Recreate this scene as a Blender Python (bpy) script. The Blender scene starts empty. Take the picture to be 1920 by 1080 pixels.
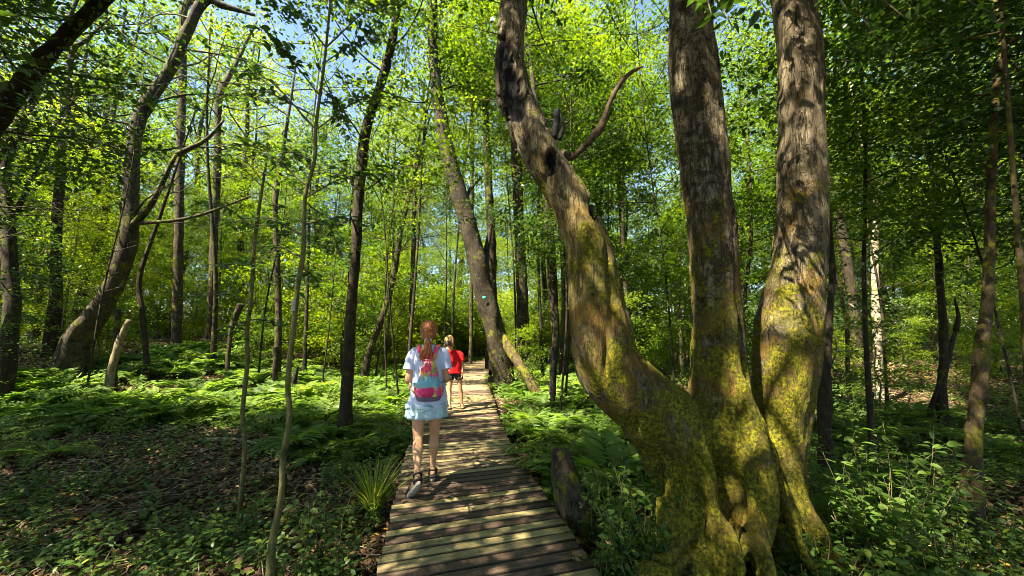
import bpy, math, random
import numpy as np
from mathutils import Vector, Matrix

# ------------------------------------------------------------------ camera, world, sun
scene = bpy.context.scene
COL = scene.collection
F_PX, HOR = 700.0, 618.0
CAMZ = 1.52
PITCH = math.atan((HOR - 540.0) / F_PX)
cam_d = bpy.data.cameras.new('camera')
cam_d.sensor_width = 36.0
cam_d.lens = F_PX / 1920.0 * 36.0
cam_d.clip_start = 0.05
cam_d.clip_end = 2000.0
cam = bpy.data.objects.new('camera', cam_d)
COL.objects.link(cam)
cam.location = (0, 0, CAMZ)
cam.rotation_euler = (math.radians(90) + PITCH, 0, 0)
scene.camera = cam

SUN = Vector((-0.46, -0.34, 0.82)).normalized()          # towards the sun
world = bpy.data.worlds.new('World')
scene.world = world
world.use_nodes = True
wn = world.node_tree
bg = wn.nodes['Background']
sky = wn.nodes.new('ShaderNodeTexSky')
sky.sky_type = 'NISHITA'
sky.sun_disc = False
sky.sun_elevation = math.asin(SUN.z)
sky.sun_rotation = math.atan2(SUN.x, SUN.y)
sky.air_density = 1.0
sky.dust_density = 0.5
sky.ozone_density = 2.0
wn.links.new(sky.outputs[0], bg.inputs[0])
bg.inputs[1].default_value = 0.06

sun_d = bpy.data.lights.new('sun', 'SUN')
sun_d.energy = 5.0
sun_d.angle = math.radians(0.5)
sun_d.color = (1.0, 0.90, 0.70)
sun = bpy.data.objects.new('sun', sun_d)
COL.objects.link(sun)
sun.rotation_euler = SUN.to_track_quat('Z', 'Y').to_euler()
sun.location = SUN * 60

scene.view_settings.view_transform = 'Standard'
scene.view_settings.look = 'None'
scene.view_settings.exposure = 2.8
scene.view_settings.gamma = 1.0
scene.cycles.max_bounces = 7
scene.cycles.diffuse_bounces = 4
scene.cycles.glossy_bounces = 2
scene.cycles.transmission_bounces = 3
scene.cycles.use_denoising = True
scene.cycles.filter_width = 0.9
scene.cycles.sample_clamp_indirect = 6.0
scene.cycles.caustics_reflective = False
scene.cycles.caustics_refractive = False

rng = np.random.default_rng(11)
random.seed(5)
CP, SP = math.cos(PITCH), math.sin(PITCH)


def ray(px, py):
    a = (px - 960.0) / F_PX
    b = (540.0 - py) / F_PX
    return np.array([a, CP - b * SP, SP + b * CP])


def at(px, py, Y):
    """world point seen at photograph pixel (px, py), Y metres ahead"""
    r = ray(px, py)
    return np.array([0, 0, CAMZ]) + r * (Y / r[1])


# ------------------------------------------------------------------ noise
def _hash(ix, iy, iz, seed):
    h = (ix * 374761393 + iy * 668265263 + iz * 1274126177 + seed * 974634777) & 0xffffffff
    h = ((h ^ (h >> 13)) * 1274126177) & 0xffffffff
    return ((h ^ (h >> 16)) & 0xffff) / 65535.0


def vnoise(P, seed=0):
    P = np.asarray(P, float)
    I = np.floor(P).astype(np.int64)
    f = P - I
    f = f * f * (3 - 2 * f)
    out = 0
    for dx in (0, 1):
        wx = f[:, 0] if dx else 1 - f[:, 0]
        for dy in (0, 1):
            wy = f[:, 1] if dy else 1 - f[:, 1]
            for dz in (0, 1):
                wz = f[:, 2] if dz else 1 - f[:, 2]
                out = out + wx * wy * wz * _hash(I[:, 0] + dx, I[:, 1] + dy, I[:, 2] + dz, seed)
    return out * 2 - 1


def fbm(P, oct=3, seed=0):
    P = np.asarray(P, float)
    s, a = 0, 1.0
    for k in range(oct):
        s = s + a * vnoise(P * (2 ** k), seed + k * 17)
        a *= 0.5
    return s


def sm(a, b, x):
    t = np.clip((x - a) / (b - a), 0, 1)
    return t * t * (3 - 2 * t)


# ------------------------------------------------------------------ mesh helpers
class Geo:
    def __init__(self):
        self.V, self.F, self.A, self.n = [], [], [], 0

    def add(self, V, F, rnd=0.5):
        V = np.asarray(V, float).reshape(-1, 3)
        if not isinstance(F, list):
            F = [F]
        for f in F:
            self.F.append(np.asarray(f, np.int64) + self.n)
        self.V.append(V)
        a = np.asarray(rnd, float)
        self.A.append(np.full(len(V), float(a)) if a.ndim == 0 else a)
        self.n += len(V)
        return self

    def arrays(self):
        return np.concatenate(self.V), self.F, np.concatenate(self.A)


def new_mesh(name, geo, mat, smooth=True, offset=None, extra=None):
    V, Fs, A = geo.arrays()
    if offset is not None:
        V = V - np.asarray(offset)
    me = bpy.data.meshes.new(name)
    me.vertices.add(len(V))
    me.vertices.foreach_set('co', V.astype(np.float32).ravel())
    loops = np.concatenate([f.ravel() for f in Fs])
    tot = np.concatenate([np.full(len(f), f.shape[1]) for f in Fs])
    start = np.concatenate([[0], np.cumsum(tot)[:-1]])
    me.loops.add(len(loops))
    me.loops.foreach_set('vertex_index', loops.astype(np.int32))
    me.polygons.add(len(tot))
    me.polygons.foreach_set('loop_start', start.astype(np.int32))
    me.polygons.foreach_set('loop_total', tot.astype(np.int32))
    if smooth:
        me.polygons.foreach_set('use_smooth', np.ones(len(tot), bool))
    at_ = me.attributes.new('rnd', 'FLOAT', 'POINT')
    at_.data.foreach_set('value', A.astype(np.float32))
    if extra:
        for k, arr in extra.items():
            q = me.attributes.new(k, 'FLOAT', 'POINT')
            q.data.foreach_set('value', np.asarray(arr, np.float32))
    me.update(calc_edges=True)
    if isinstance(mat, (list, tuple)):
        for m in mat:
            me.materials.append(m)
    elif mat:
        me.materials.append(mat)
    return me


def link(name, me, parent=None, loc=None):
    o = bpy.data.objects.new(name, me)
    COL.objects.link(o)
    if parent:
        o.parent = parent
    if loc is not None:
        o.location = loc
    return o


def tag(o, label=None, cat=None, group=None, kind=None):
    if label:
        o['label'] = label
    if cat:
        o['category'] = cat
    if group:
        o['group'] = group
    if kind:
        o['kind'] = kind
    return o


def thing(name, loc, label, cat, group=None, rz=0.0):
    o = bpy.data.objects.new(name, None)
    o.empty_display_size = 0.1
    COL.objects.link(o)
    o.location = [float(c) for c in loc]
    o.rotation_euler = (0, 0, rz)
    return tag(o, label, cat, group)


def part(name, geo, mat, root, smooth=True, extra=None, world_coords=True):
    if geo.n == 0:
        return None
    off = np.array(root.location) if world_coords else None
    me = new_mesh(name, geo, mat, smooth, off, extra)
    return link(name, me, root)


def copy_tree(o, parent=None):
    c = o.copy()
    COL.objects.link(c)
    c.parent = parent
    for ch in list(o.children):
        copy_tree(ch, c)
    return c


def spline(P, n):
    """Catmull-Rom through rows of P (any columns), n samples"""
    P = np.asarray(P, float)
    if len(P) == 2:
        t = np.linspace(0, 1, n)[:, None]
        return P[0] * (1 - t) + P[1] * t
    Q = np.vstack([2 * P[0] - P[1], P, 2 * P[-1] - P[-2]])
    seg = len(P) - 1
    t = np.linspace(0, seg, n)
    i = np.minimum(t.astype(int), seg - 1)
    u = (t - i)[:, None]
    p0, p1, p2, p3 = Q[i], Q[i + 1], Q[i + 2], Q[i + 3]
    return 0.5 * ((2 * p1) + (-p0 + p2) * u + (2 * p0 - 5 * p1 + 4 * p2 - p3) * u ** 2 + (-p0 + 3 * p1 - 3 * p2 + p3) * u ** 3)


def tube(geo, pts, rad, ns=8, cap=True, rough=0.0, nf=6.0, seed=0, rnd=0.5, flare=0.0):
    pts = np.asarray(pts, float)
    rad = np.asarray(rad, float)
    n = len(pts)
    T = np.gradient(pts, axis=0)
    T /= np.linalg.norm(T, axis=1)[:, None] + 1e-9
    ref = np.array([0, 1, 0.0]) if abs(T[0][2]) > 0.7 else np.array([0, 0, 1.0])
    N = np.zeros_like(T)
    v = ref - T[0] * ref.dot(T[0])
    N[0] = v / np.linalg.norm(v)
    for i in range(1, n):
        v = N[i - 1] - T[i] * N[i - 1].dot(T[i])
        N[i] = v / (np.linalg.norm(v) + 1e-9)
    B = np.cross(T, N)
    a = np.linspace(0, 2 * np.pi, ns, endpoint=False)
    ring = N[:, None, :] * np.cos(a)[None, :, None] + B[:, None, :] * np.sin(a)[None, :, None]
    R = np.repeat(rad[:, None], ns, 1)
    if flare > 0:
        s = np.exp(-np.arange(n) / max(1, n * 0.07))
        R = R * (1 + flare * s[:, None] * (0.75 + 0.55 * np.cos(a * 4 + seed)[None, :] + 0.3 * np.cos(a * 7 + seed * 2)[None, :]))
    if rough > 0:
        P0 = (pts[:, None, :] + ring * R[..., None]).reshape(-1, 3)
        d = fbm(P0 * np.array([nf, nf, nf * 0.35]), 3, seed).reshape(n, ns)
        R = R * (1 + rough * d)
    V = (pts[:, None, :] + ring * R[..., None]).reshape(-1, 3)
    i = np.arange(n - 1)[:, None] * ns
    j = np.arange(ns)[None, :]
    j2 = (j + 1) % ns
    F = np.stack([i + j, i + j2, i + ns + j2, i + ns + j], -1).reshape(-1, 4)
    Fs = [F]
    if cap:
        V = np.vstack([V, pts[0], pts[-1]])
        k = n * ns
        jj = np.arange(ns)
        Fs.append(np.stack([np.full(ns, k), (jj + 1) % ns, jj], -1))
        b = (n - 1) * ns
        Fs.append(np.stack([np.full(ns, k + 1), b + jj, b + (jj + 1) % ns], -1))
    geo.add(V, Fs, rnd)


def loft(geo, rings, n=28, cap0=False, cap1=False, wave=0.0, wn=9, seed=0, rnd=0.5, sq=2.0, sub=3):
    """rings: (cx, cy, cz, rx, ry) stacked; sq > 2 squares the section"""
    R = spline(np.array(rings, float), (len(rings) - 1) * sub + 1)
    a = np.linspace(0, 2 * np.pi, n, endpoint=False)
    c, s = np.cos(a), np.sin(a)
    cc = np.sign(c) * np.abs(c) ** (2 / sq)
    ss = np.sign(s) * np.abs(s) ** (2 / sq)
    m = len(R)
    t = np.linspace(0, 1, m)[:, None]
    w = 1 + wave * (1 - t) * (np.sin(a * wn + seed) + 0.5 * np.sin(a * (wn * 2 + 1) + 1.3 * seed + 3 * t))
    X = R[:, 0:1] + R[:, 3:4] * cc * w
    Y = R[:, 1:2] + R[:, 4:5] * ss * w
    Z = np.repeat(R[:, 2:3], n, 1)
    V = np.stack([X, Y, Z], -1).reshape(-1, 3)
    i = np.arange(m - 1)[:, None] * n
    j = np.arange(n)[None, :]
    j2 = (j + 1) % n
    Fs = [np.stack([i + j, i + j2, i + n + j2, i + n + j], -1).reshape(-1, 4)]
    extra = []
    jj = np.arange(n)
    k = m * n
    if cap0:
        extra.append(R[0, :3]); Fs.append(np.stack([np.full(n, k), (jj + 1) % n, jj], -1)); k += 1
    if cap1:
        extra.append(R[-1, :3]); b = (m - 1) * n
        Fs.append(np.stack([np.full(n, k), b + jj, b + (jj + 1) % n], -1))
    if extra:
        V = np.vstack([V] + extra)
    geo.add(V, Fs, rnd)


def box(geo, x0, x1, y0, y1, z0, z1, M=None, rnd=0.5):
    V = np.array([[x, y, z] for z in (z0, z1) for y in (y0, y1) for x in (x0, x1)], float)
    if M is not None:
        V = V @ M[:3, :3].T + M[:3, 3]
    geo.add(V, np.array([[0, 2, 3, 1], [4, 5, 7, 6], [0, 1, 5, 4], [2, 6, 7, 3], [0, 4, 6, 2], [1, 3, 7, 5]]), rnd)


def ball(geo, c, r, nu=12, nv=8, M=None, rnd=0.5):
    r = np.ones(3) * r
    th = np.linspace(0, np.pi, nv + 1)
    ph = np.linspace(0, 2 * np.pi, nu, endpoint=False)
    V = np.stack([np.sin(th)[:, None] * np.cos(ph), np.sin(th)[:, None] * np.sin(ph), np.repeat(np.cos(th)[:, None], nu, 1)], -1).reshape(-1, 3) * r
    if M is not None:
        V = V @ np.asarray(M).T
    V = V + np.asarray(c)
    i = np.arange(nv)[:, None] * nu
    j = np.arange(nu)[None, :]
    j2 = (j + 1) % nu
    F = np.stack([i + j, i + nu + j, i + nu + j2, i + j2], -1).reshape(-1, 4)
    geo.add(V, F, rnd)


def chain(geo, p0, r0, p1, r1, k=None):
    """row of overlapping balls: one limb for a voxel union"""
    p0, p1 = np.asarray(p0, float), np.asarray(p1, float)
    L = np.linalg.norm(p1 - p0)
    k = k or max(3, int(L / (0.35 * min(r0, r1))))
    for t in np.linspace(0, 1, k):
        ball(geo, p0 * (1 - t) + p1 * t, r0 * (1 - t) + r1 * t, 12, 8)


def voxel_union(geo, voxel, smooth_it=4, mat=None, name='union'):
    me = new_mesh(name, geo, None, False)
    o = bpy.data.objects.new(name, me)
    COL.objects.link(o)
    m = o.modifiers.new('r', 'REMESH')
    m.mode = 'VOXEL'
    m.voxel_size = voxel
    if smooth_it:
        s = o.modifiers.new('s', 'SMOOTH')
        s.factor = 0.5
        s.iterations = smooth_it
    dg = bpy.context.evaluated_depsgraph_get()
    out = bpy.data.meshes.new_from_object(o.evaluated_get(dg))
    n = len(out.vertices)
    V = np.empty(n * 3, np.float32)
    out.vertices.foreach_get('co', V)
    nf = len(out.polygons)
    L = np.empty(len(out.loops), np.int32)
    out.loops.foreach_get('vertex_index', L)
    T = np.empty(nf, np.int32)
    out.polygons.foreach_get('loop_total', T)
    S = np.empty(nf, np.int32)
    out.polygons.foreach_get('loop_start', S)
    Fs = []
    q = S[T == 4]
    if len(q):
        Fs.append(np.stack([L[q + i] for i in range(4)], -1))
    q = S[T == 3]
    if len(q):
        Fs.append(np.stack([L[q + i] for i in range(3)], -1))
    bpy.data.objects.remove(o)
    bpy.data.meshes.remove(me)
    bpy.data.meshes.remove(out)
    return V.reshape(-1, 3).astype(float), Fs


def vert_normals(V, Fs):
    N = np.zeros_like(V)
    for F in Fs:
        a, b, c = V[F[:, 0]], V[F[:, 1]], V[F[:, 2]]
        n = np.cross(b - a, c - a)
        for k in range(F.shape[1]):
            np.add.at(N, F[:, k], n)
    return N / (np.linalg.norm(N, axis=1)[:, None] + 1e-12)


# ------------------------------------------------------------------ leaves
L4 = (np.array([[0, 0, 0], [0.45, -0.27, 0.03], [1, 0, -0.06], [0.45, 0.27, 0.03]]), [np.array([[0, 1, 2, 3]])])
L6 = (np.array([[0, 0, 0], [0.28, -0.22, 0.05], [0.28, 0.22, 0.05], [0.68, -0.19, 0.03], [0.68, 0.19, 0.03], [1.05, 0, -0.10]]),
      [np.array([[0, 1, 2], [3, 5, 4]]), np.array([[1, 3, 4, 2]])])
L9 = (np.array([[0, 0, 0], [0.25, -0.21, 0.07], [0.27, 0, 0.0], [0.25, 0.21, 0.07], [0.62, -0.22, 0.03], [0.65, 0, -0.04],
                [0.62, 0.22, 0.03], [0.87, -0.10, -0.05], [0.87, 0.10, -0.05], [1.08, 0, -0.16]]),
      [np.array([[0, 1, 2], [0, 2, 3], [5, 7, 9], [5, 9, 8]]), np.array([[1, 4, 5, 2], [2, 5, 6, 3]]), np.array([[4, 7, 5], [5, 8, 6]])])
LN = (L4[0] * np.array([1, 0.45, 1]), L4[1])             # narrow


def leaves(geo, P, D, N, size, tpl=L4, rnd=None, width=1.0):
    """P positions, D directions, N normals, all (n,3)"""
    n = len(P)
    if n == 0:
        return
    N = N / (np.linalg.norm(N, axis=1)[:, None] + 1e-9)
    D = D - N * (D * N).sum(1)[:, None]
    D = D / (np.linalg.norm(D, axis=1)[:, None] + 1e-9)
    B = np.cross(N, D)
    T = tpl[0]
    size = np.broadcast_to(size, (n,))
    V = P[:, None, :] + size[:, None, None] * (T[None, :, 0:1] * D[:, None, :] + T[None, :, 1:2] * width * B[:, None, :] + T[None, :, 2:3] * N[:, None, :])
    k = len(T)
    off = np.arange(n)[:, None, None] * k
    Fs = [(f[None] + off).reshape(-1, f.shape[1]) for f in tpl[1]]
    if rnd is None:
        rnd = rng.random(n)
    geo.add(V.reshape(-1, 3), Fs, np.repeat(rnd, k))


def rand_dir(n, up=0.0, sig=1.0):
    d = rng.normal(size=(n, 3)) * sig
    d[:, 2] += up
    return d / (np.linalg.norm(d, axis=1)[:, None] + 1e-9)


def sprays(geo, C, per=70, rad=0.45, size=0.09, tpl=L4, tilt=0.45, flat=0.22):
    """flattened leafy twigs centred on the rows of C"""
    K = len(C)
    if K == 0:
        return
    c = np.repeat(C, per, 0)
    n = len(c)
    nrm = rand_dir(K, 2.4, 0.8)
    nr = np.repeat(nrm, per, 0)
    off = rng.normal(size=(n, 3)) * rad * 0.55 * np.repeat(rng.uniform(0.6, 1.3, K), per)[:, None]
    h = (off * nr).sum(1)
    off -= nr * (h * (1 - flat))[:, None]
    off[:, 2] -= 0.25 * (off[:, 0] ** 2 + off[:, 1] ** 2) / max(rad, 0.1)
    D = off / (np.linalg.norm(off, axis=1)[:, None] + 1e-9) + rng.normal(size=(n, 3)) * 0.6
    N = nr + rng.normal(size=(n, 3)) * tilt
    base = np.repeat(rng.random(K), per)
    leaves(geo, c + off, D, N, size * rng.uniform(0.6, 1.25, n), tpl, np.clip(base * 0.6 + rng.random(n) * 0.4, 0, 1))


# ------------------------------------------------------------------ materials
def nt(name):
    m = bpy.data.materials.new(name)
    m.use_nodes = True
    t = m.node_tree
    t.nodes.clear()
    out = t.nodes.new('ShaderNodeOutputMaterial')
    return m, t, out


def N_(t, typ, **kw):
    n = t.nodes.new(typ)
    for k, v in kw.items():
        setattr(n, k, v)
    return n


def ramp(t, src, stops, interp='LINEAR'):
    r = t.nodes.new('ShaderNodeValToRGB')
    r.color_ramp.interpolation = interp
    e = r.color_ramp.elements
    e[0].position, e[0].color = stops[0][0], (*stops[0][1], 1)
    e[1].position, e[1].color = stops[-1][0], (*stops[-1][1], 1)
    for p, c in stops[1:-1]:
        x = e.new(p)
        x.color = (*c, 1)
    t.links.new(src, r.inputs[0])
    return r.outputs[0]


def noise(t, vec, scale, detail=4, rough=0.6, dist=0.0):
    n = t.nodes.new('ShaderNodeTexNoise')
    n.inputs['Scale'].default_value = scale
    n.inputs['Detail'].default_value = detail
    n.inputs['Roughness'].default_value = rough
    n.inputs['Distortion'].default_value = dist
    if vec is not None:
        t.links.new(vec, n.inputs['Vector'])
    return n.outputs[0]


def mapping(t, scale=(1, 1, 1), coord='Object'):
    tc = t.nodes.new('ShaderNodeTexCoord')
    mp = t.nodes.new('ShaderNodeMapping')
    mp.inputs['Scale'].default_value = scale
    t.links.new(tc.outputs[coord], mp.inputs[0])
    return mp.outputs[0]


def mixc(t, fac, a, b):
    m = t.nodes.new('ShaderNodeMix')
    m.data_type = 'RGBA'
    for s, v in ((0, fac), (6, a), (7, b)):
        if hasattr(v, 'links') or isinstance(v, bpy.types.NodeSocket):
            t.links.new(v, m.inputs[s])
        elif s == 0:
            m.inputs[0].default_value = v
        else:
            m.inputs[s].default_value = (*v, 1)
    return m.outputs[2]


def math_(t, op, a, b=None, clamp=False):
    m = t.nodes.new('ShaderNodeMath')
    m.operation = op
    m.use_clamp = clamp
    for i, v in enumerate((a, b)):
        if v is None:
            continue
        if isinstance(v, bpy.types.NodeSocket):
            t.links.new(v, m.inputs[i])
        else:
            m.inputs[i].default_value = v
    return m.outputs[0]


def step(t, src, lo, hi):
    m = t.nodes.new('ShaderNodeMapRange')
    m.interpolation_type = 'SMOOTHSTEP'
    m.inputs[1].default_value = lo
    m.inputs[2].default_value = hi
    t.links.new(src, m.inputs[0])
    return m.outputs[0]


def principled(t, out, col, rough=0.8, bump=None, dist=0.02, strength=1.0, spec=0.3):
    p = t.nodes.new('ShaderNodeBsdfPrincipled')
    if isinstance(col, bpy.types.NodeSocket):
        t.links.new(col, p.inputs['Base Color'])
    else:
        p.inputs['Base Color'].default_value = (*col, 1)
    if isinstance(rough, bpy.types.NodeSocket):
        t.links.new(rough, p.inputs['Roughness'])
    else:
        p.inputs['Roughness'].default_value = rough
    p.inputs['Specular IOR Level'].default_value = spec
    if bump is not None:
        b = t.nodes.new('ShaderNodeBump')
        b.inputs['Strength'].default_value = strength
        b.inputs['Distance'].default_value = dist
        t.links.new(bump, b.inputs['Height'])
        t.links.new(b.outputs[0], p.inputs['Normal'])
    t.links.new(p.outputs[0], out.inputs[0])
    return p


def leaf_mat(name, stops, trans, tcol_gain=(2.2, 2.4, 0.8), rough=0.5, spec=0.28, objvar=0.5):
    m, t, out = nt(name)
    a = N_(t, 'ShaderNodeAttribute', attribute_name='rnd')
    oi = t.nodes.new('ShaderNodeObjectInfo')
    v = math_(t, 'ADD', math_(t, 'MULTIPLY', a.outputs['Fac'], 1 - objvar), math_(t, 'MULTIPLY', oi.outputs['Random'], objvar))
    col = ramp(t, v, stops)
    p = principled(t, out, col, rough, spec=spec)
    tr = t.nodes.new('ShaderNodeBsdfTranslucent')
    g = t.nodes.new('ShaderNodeMix')
    g.data_type = 'RGBA'
    g.blend_type = 'MULTIPLY'
    g.inputs[0].default_value = 1
    t.links.new(col, g.inputs[6])
    g.inputs[7].default_value = (*tcol_gain, 1)
    t.links.new(g.outputs[2], tr.inputs[0])
    mx = t.nodes.new('ShaderNodeMixShader')
    mx.inputs[0].default_value = trans
    t.links.new(p.outputs[0], mx.inputs[1])
    t.links.new(tr.outputs[0], mx.inputs[2])
    t.links.new(mx.outputs[0], out.inputs[0])
    return m


M = {}
M['leaf'] = leaf_mat('leaf_green', [(0.0, (0.018, 0.042, 0.006)), (0.45, (0.048, 0.092, 0.010)), (1.0, (0.12, 0.17, 0.012))], 0.5, (2.7, 2.5, 0.35))
M['leaf_dark'] = leaf_mat('leaf_dark', [(0.0, (0.02, 0.045, 0.014)), (0.6, (0.04, 0.075, 0.018)), (1.0, (0.07, 0.11, 0.016))], 0.35, rough=0.35)
M['leaf_bright'] = leaf_mat('leaf_bright', [(0.0, (0.050, 0.095, 0.009)), (0.5, (0.10, 0.152, 0.010)), (1.0, (0.18, 0.215, 0.012))], 0.5, (2.6, 2.5, 0.4))
M['fern'] = leaf_mat('fern_green', [(0.0, (0.055, 0.10, 0.02)), (0.6, (0.12, 0.19, 0.035)), (1.0, (0.20, 0.26, 0.045))], 0.42, rough=0.5)
M['herb'] = leaf_mat('herb_green', [(0.0, (0.035, 0.075, 0.018)), (0.5, (0.06, 0.115, 0.025)), (0.9, (0.10, 0.16, 0.02)), (1.0, (0.16, 0.2, 0.03))], 0.35, rough=0.42, objvar=0.0)
M['grass'] = leaf_mat('grass_blade', [(0.0, (0.10, 0.15, 0.02)), (0.7, (0.17, 0.22, 0.03)), (1.0, (0.30, 0.26, 0.08))], 0.45, objvar=0.0)
M['leaf_sap'] = leaf_mat('leaf_sapling', [(0.0, (0.022, 0.055, 0.02)), (0.6, (0.045, 0.095, 0.03)), (1.0, (0.08, 0.14, 0.03))], 0.35, rough=0.3, spec=0.6, objvar=0.0)
M['litter'] = leaf_mat('dead_leaf', [(0.0, (0.045, 0.028, 0.017)), (0.4, (0.12, 0.07, 0.038)), (0.75, (0.22, 0.13, 0.065)), (0.93, (0.34, 0.23, 0.12)), (1.0, (0.50, 0.27, 0.04))], 0.12, (1.2, 1.1, 0.9), 0.7, 0.2, 0.0)


def bark_mat(name, a, b, moss=0.3, lichen=0.3, scale=1.0, mosscol=(0.12, 0.13, 0.008), moss_z=None, dark=0.35):
    m, t, out = nt(name)
    v = mapping(t, (1, 1, 0.3))
    vi = mapping(t, (1, 1, 1))
    n1 = noise(t, v, 14 * scale, 8, 0.75, 0.3)
    n2 = noise(t, vi, 3 * scale, 5, 0.6, 0.4)
    n3 = noise(t, vi, 26 * scale, 4, 0.7)
    col = ramp(t, n1, [(0.32, a), (0.62, b)])
    col = mixc(t, math_(t, 'MULTIPLY', step(t, n2, 0.52, 0.66), dark * 2, True), col, tuple(c * 0.3 for c in a))
    li = noise(t, vi, 6.5 * scale, 7, 0.75, 0.6)
    col = mixc(t, step(t, li, 0.66 - 0.12 * lichen, 0.70 - 0.10 * lichen), col, (0.34, 0.32, 0.23))
    mn = noise(t, vi, 2.1 * scale, 7, 0.72, 0.5)
    if moss_z is not None:
        sx = t.nodes.new('ShaderNodeSeparateXYZ')
        tc = t.nodes.new('ShaderNodeTexCoord')
        t.links.new(tc.outputs['Object'], sx.inputs[0])
        hz = t.nodes.new('ShaderNodeMapRange')
        hz.inputs[1].default_value = moss_z[0]
        hz.inputs[2].default_value = moss_z[1]
        hz.inputs[3].default_value = 0.22
        hz.inputs[4].default_value = -0.14
        t.links.new(sx.outputs[2], hz.inputs[0])
        mn = math_(t, 'ADD', mn, hz.outputs[0])
    fac = step(t, mn, 0.62 - 0.2 * moss, 0.70 - 0.2 * moss)
    mc = ramp(t, n3, [(0.3, tuple(c * 0.35 for c in mosscol)), (0.7, mosscol)])
    col = mixc(t, math_(t, 'MULTIPLY', fac, 0.9), col, mc)
    h = math_(t, 'ADD', math_(t, 'MULTIPLY', n1, 1.0), math_(t, 'MULTIPLY', n3, 0.35))
    principled(t, out, col, 0.85, h, 0.03 / scale, 0.9, 0.2)
    return m


M['bark_dark'] = bark_mat('bark_dark', (0.010, 0.007, 0.004), (0.045, 0.034, 0.020), 0.45, 0.15, 1.0)
M['bark_mid'] = bark_mat('bark_mid', (0.014, 0.010, 0.006), (0.070, 0.054, 0.032), 0.5, 0.3, 1.2)
M['bark_lean'] = bark_mat('bark_leaning_tree', (0.009, 0.007, 0.004), (0.045, 0.035, 0.021), 0.35, 0.25, 1.6)
M['bark_pale'] = bark_mat('bark_pale', (0.20, 0.16, 0.10), (0.40, 0.34, 0.22), 0.2, 0.5, 1.5)
M['bark_snag'] = bark_mat('bark_snag', (0.05, 0.035, 0.02), (0.24, 0.19, 0.11), 0.5, 0.6, 1.6, (0.16, 0.17, 0.012))
M['bark_moss'] = bark_mat('bark_mossy', (0.03, 0.02, 0.01), (0.09, 0.065, 0.03), 0.62, 0.3, 1.6, (0.18, 0.17, 0.010))
M['twig'] = bark_mat('bark_twig', (0.05, 0.04, 0.025), (0.12, 0.10, 0.06), 0.2, 0.1, 3.0)
M['sapling'] = bark_mat('bark_sapling', (0.06, 0.055, 0.02), (0.15, 0.135, 0.05), 0.3, 0.2, 3.0)


def simple(name, col, rough=0.7, nscale=0, var=0.25, bump=0.0, spec=0.3, stretch=(1, 1, 1)):
    m, t, out = nt(name)
    if nscale:
        v = mapping(t, stretch)
        n = noise(t, v, nscale, 5, 0.65)
        c = ramp(t, n, [(0.3, tuple(x * (1 - var) for x in col)), (0.7, tuple(min(1, x * (1 + var)) for x in col))])
        principled(t, out, c, rough, n if bump else None, bump or 0.01, 1.0, spec)
    else:
        principled(t, out, col, rough, spec=spec)
    return m


# ------------------------------------------------------------------ boardwalk path (also used by the ground)
EDGE_R = np.array([[1.72, -3.0], [1.085, 0], [0.58, 2.375], [0.15, 4.4], [-0.01, 5.2], [-0.235, 6.86], [-0.378, 8.25], [-0.667, 10.86], [-0.85, 14.0], [-0.90, 17.0], [-0.6, 18.4]])
CL = []
for i, p in enumerate(EDGE_R):
    d = EDGE_R[min(i + 1, len(EDGE_R) - 1)] - EDGE_R[max(i - 1, 0)]
    d = d / np.linalg.norm(d)
    w = np.interp(p[1], [0, 4, 8, 17], [1.38, 1.36, 1.34, 1.3])
    CL.append([p[0] - d[1] * w / 2, p[1] + d[0] * w / 2, w])
CL += [[0.1, 20.1, 1.3], [1.8, 21.2, 1.3], [4.5, 21.6, 1.3], [8.0, 21.9, 1.3]]
PATH = spline(CL, 700)


def path_dist(x, y):
    x, y = np.atleast_1d(x), np.atleast_1d(y)
    P = PATH[::6, :2]
    d2 = (x.reshape(-1, 1) - P[:, 0]) ** 2 + (y.reshape(-1, 1) - P[:, 1]) ** 2
    return np.sqrt(d2.min(1)).reshape(x.shape)


def ground(x, y):
    x = np.asarray(x, float)
    y = np.asarray(y, float)
    sh = np.broadcast(x, y).shape
    x, y = np.broadcast_to(x, sh).ravel(), np.broadcast_to(y, sh).ravel()
    P = np.stack([x * 0.45, y * 0.45, x * 0], -1)
    z = -0.24 + 0.10 * fbm(P, 3, 3) + 0.03 * fbm(P * 5, 2, 9)
    z = z + 1.15 * sm(6, 13, -x) * sm(6, 12, y)
    z = z + 1.2 * sm(22, 40, y) + 0.5 * sm(9, 18, x) * sm(8, 16, y)
    d = path_dist(x, y)
    z = np.minimum(z, np.where(d < 1.1, -0.14 + (z + 0.14) * sm(0.7, 1.1, d), 99))
    return z.reshape(sh)


def gz(x, y):
    return float(ground(np.array([x]), np.array([y]))[0])


def axis_pts(lo, hi, mid_lo, mid_hi, s):
    a = list(np.arange(mid_lo, mid_hi, s))
    st, v = s, mid_hi
    while v < hi:
        a.append(v); st *= 1.09; v += st
    st, v = s, mid_lo - s
    while v > lo:
        a.insert(0, v); st *= 1.09; v -= st
    return np.array(a)


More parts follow.
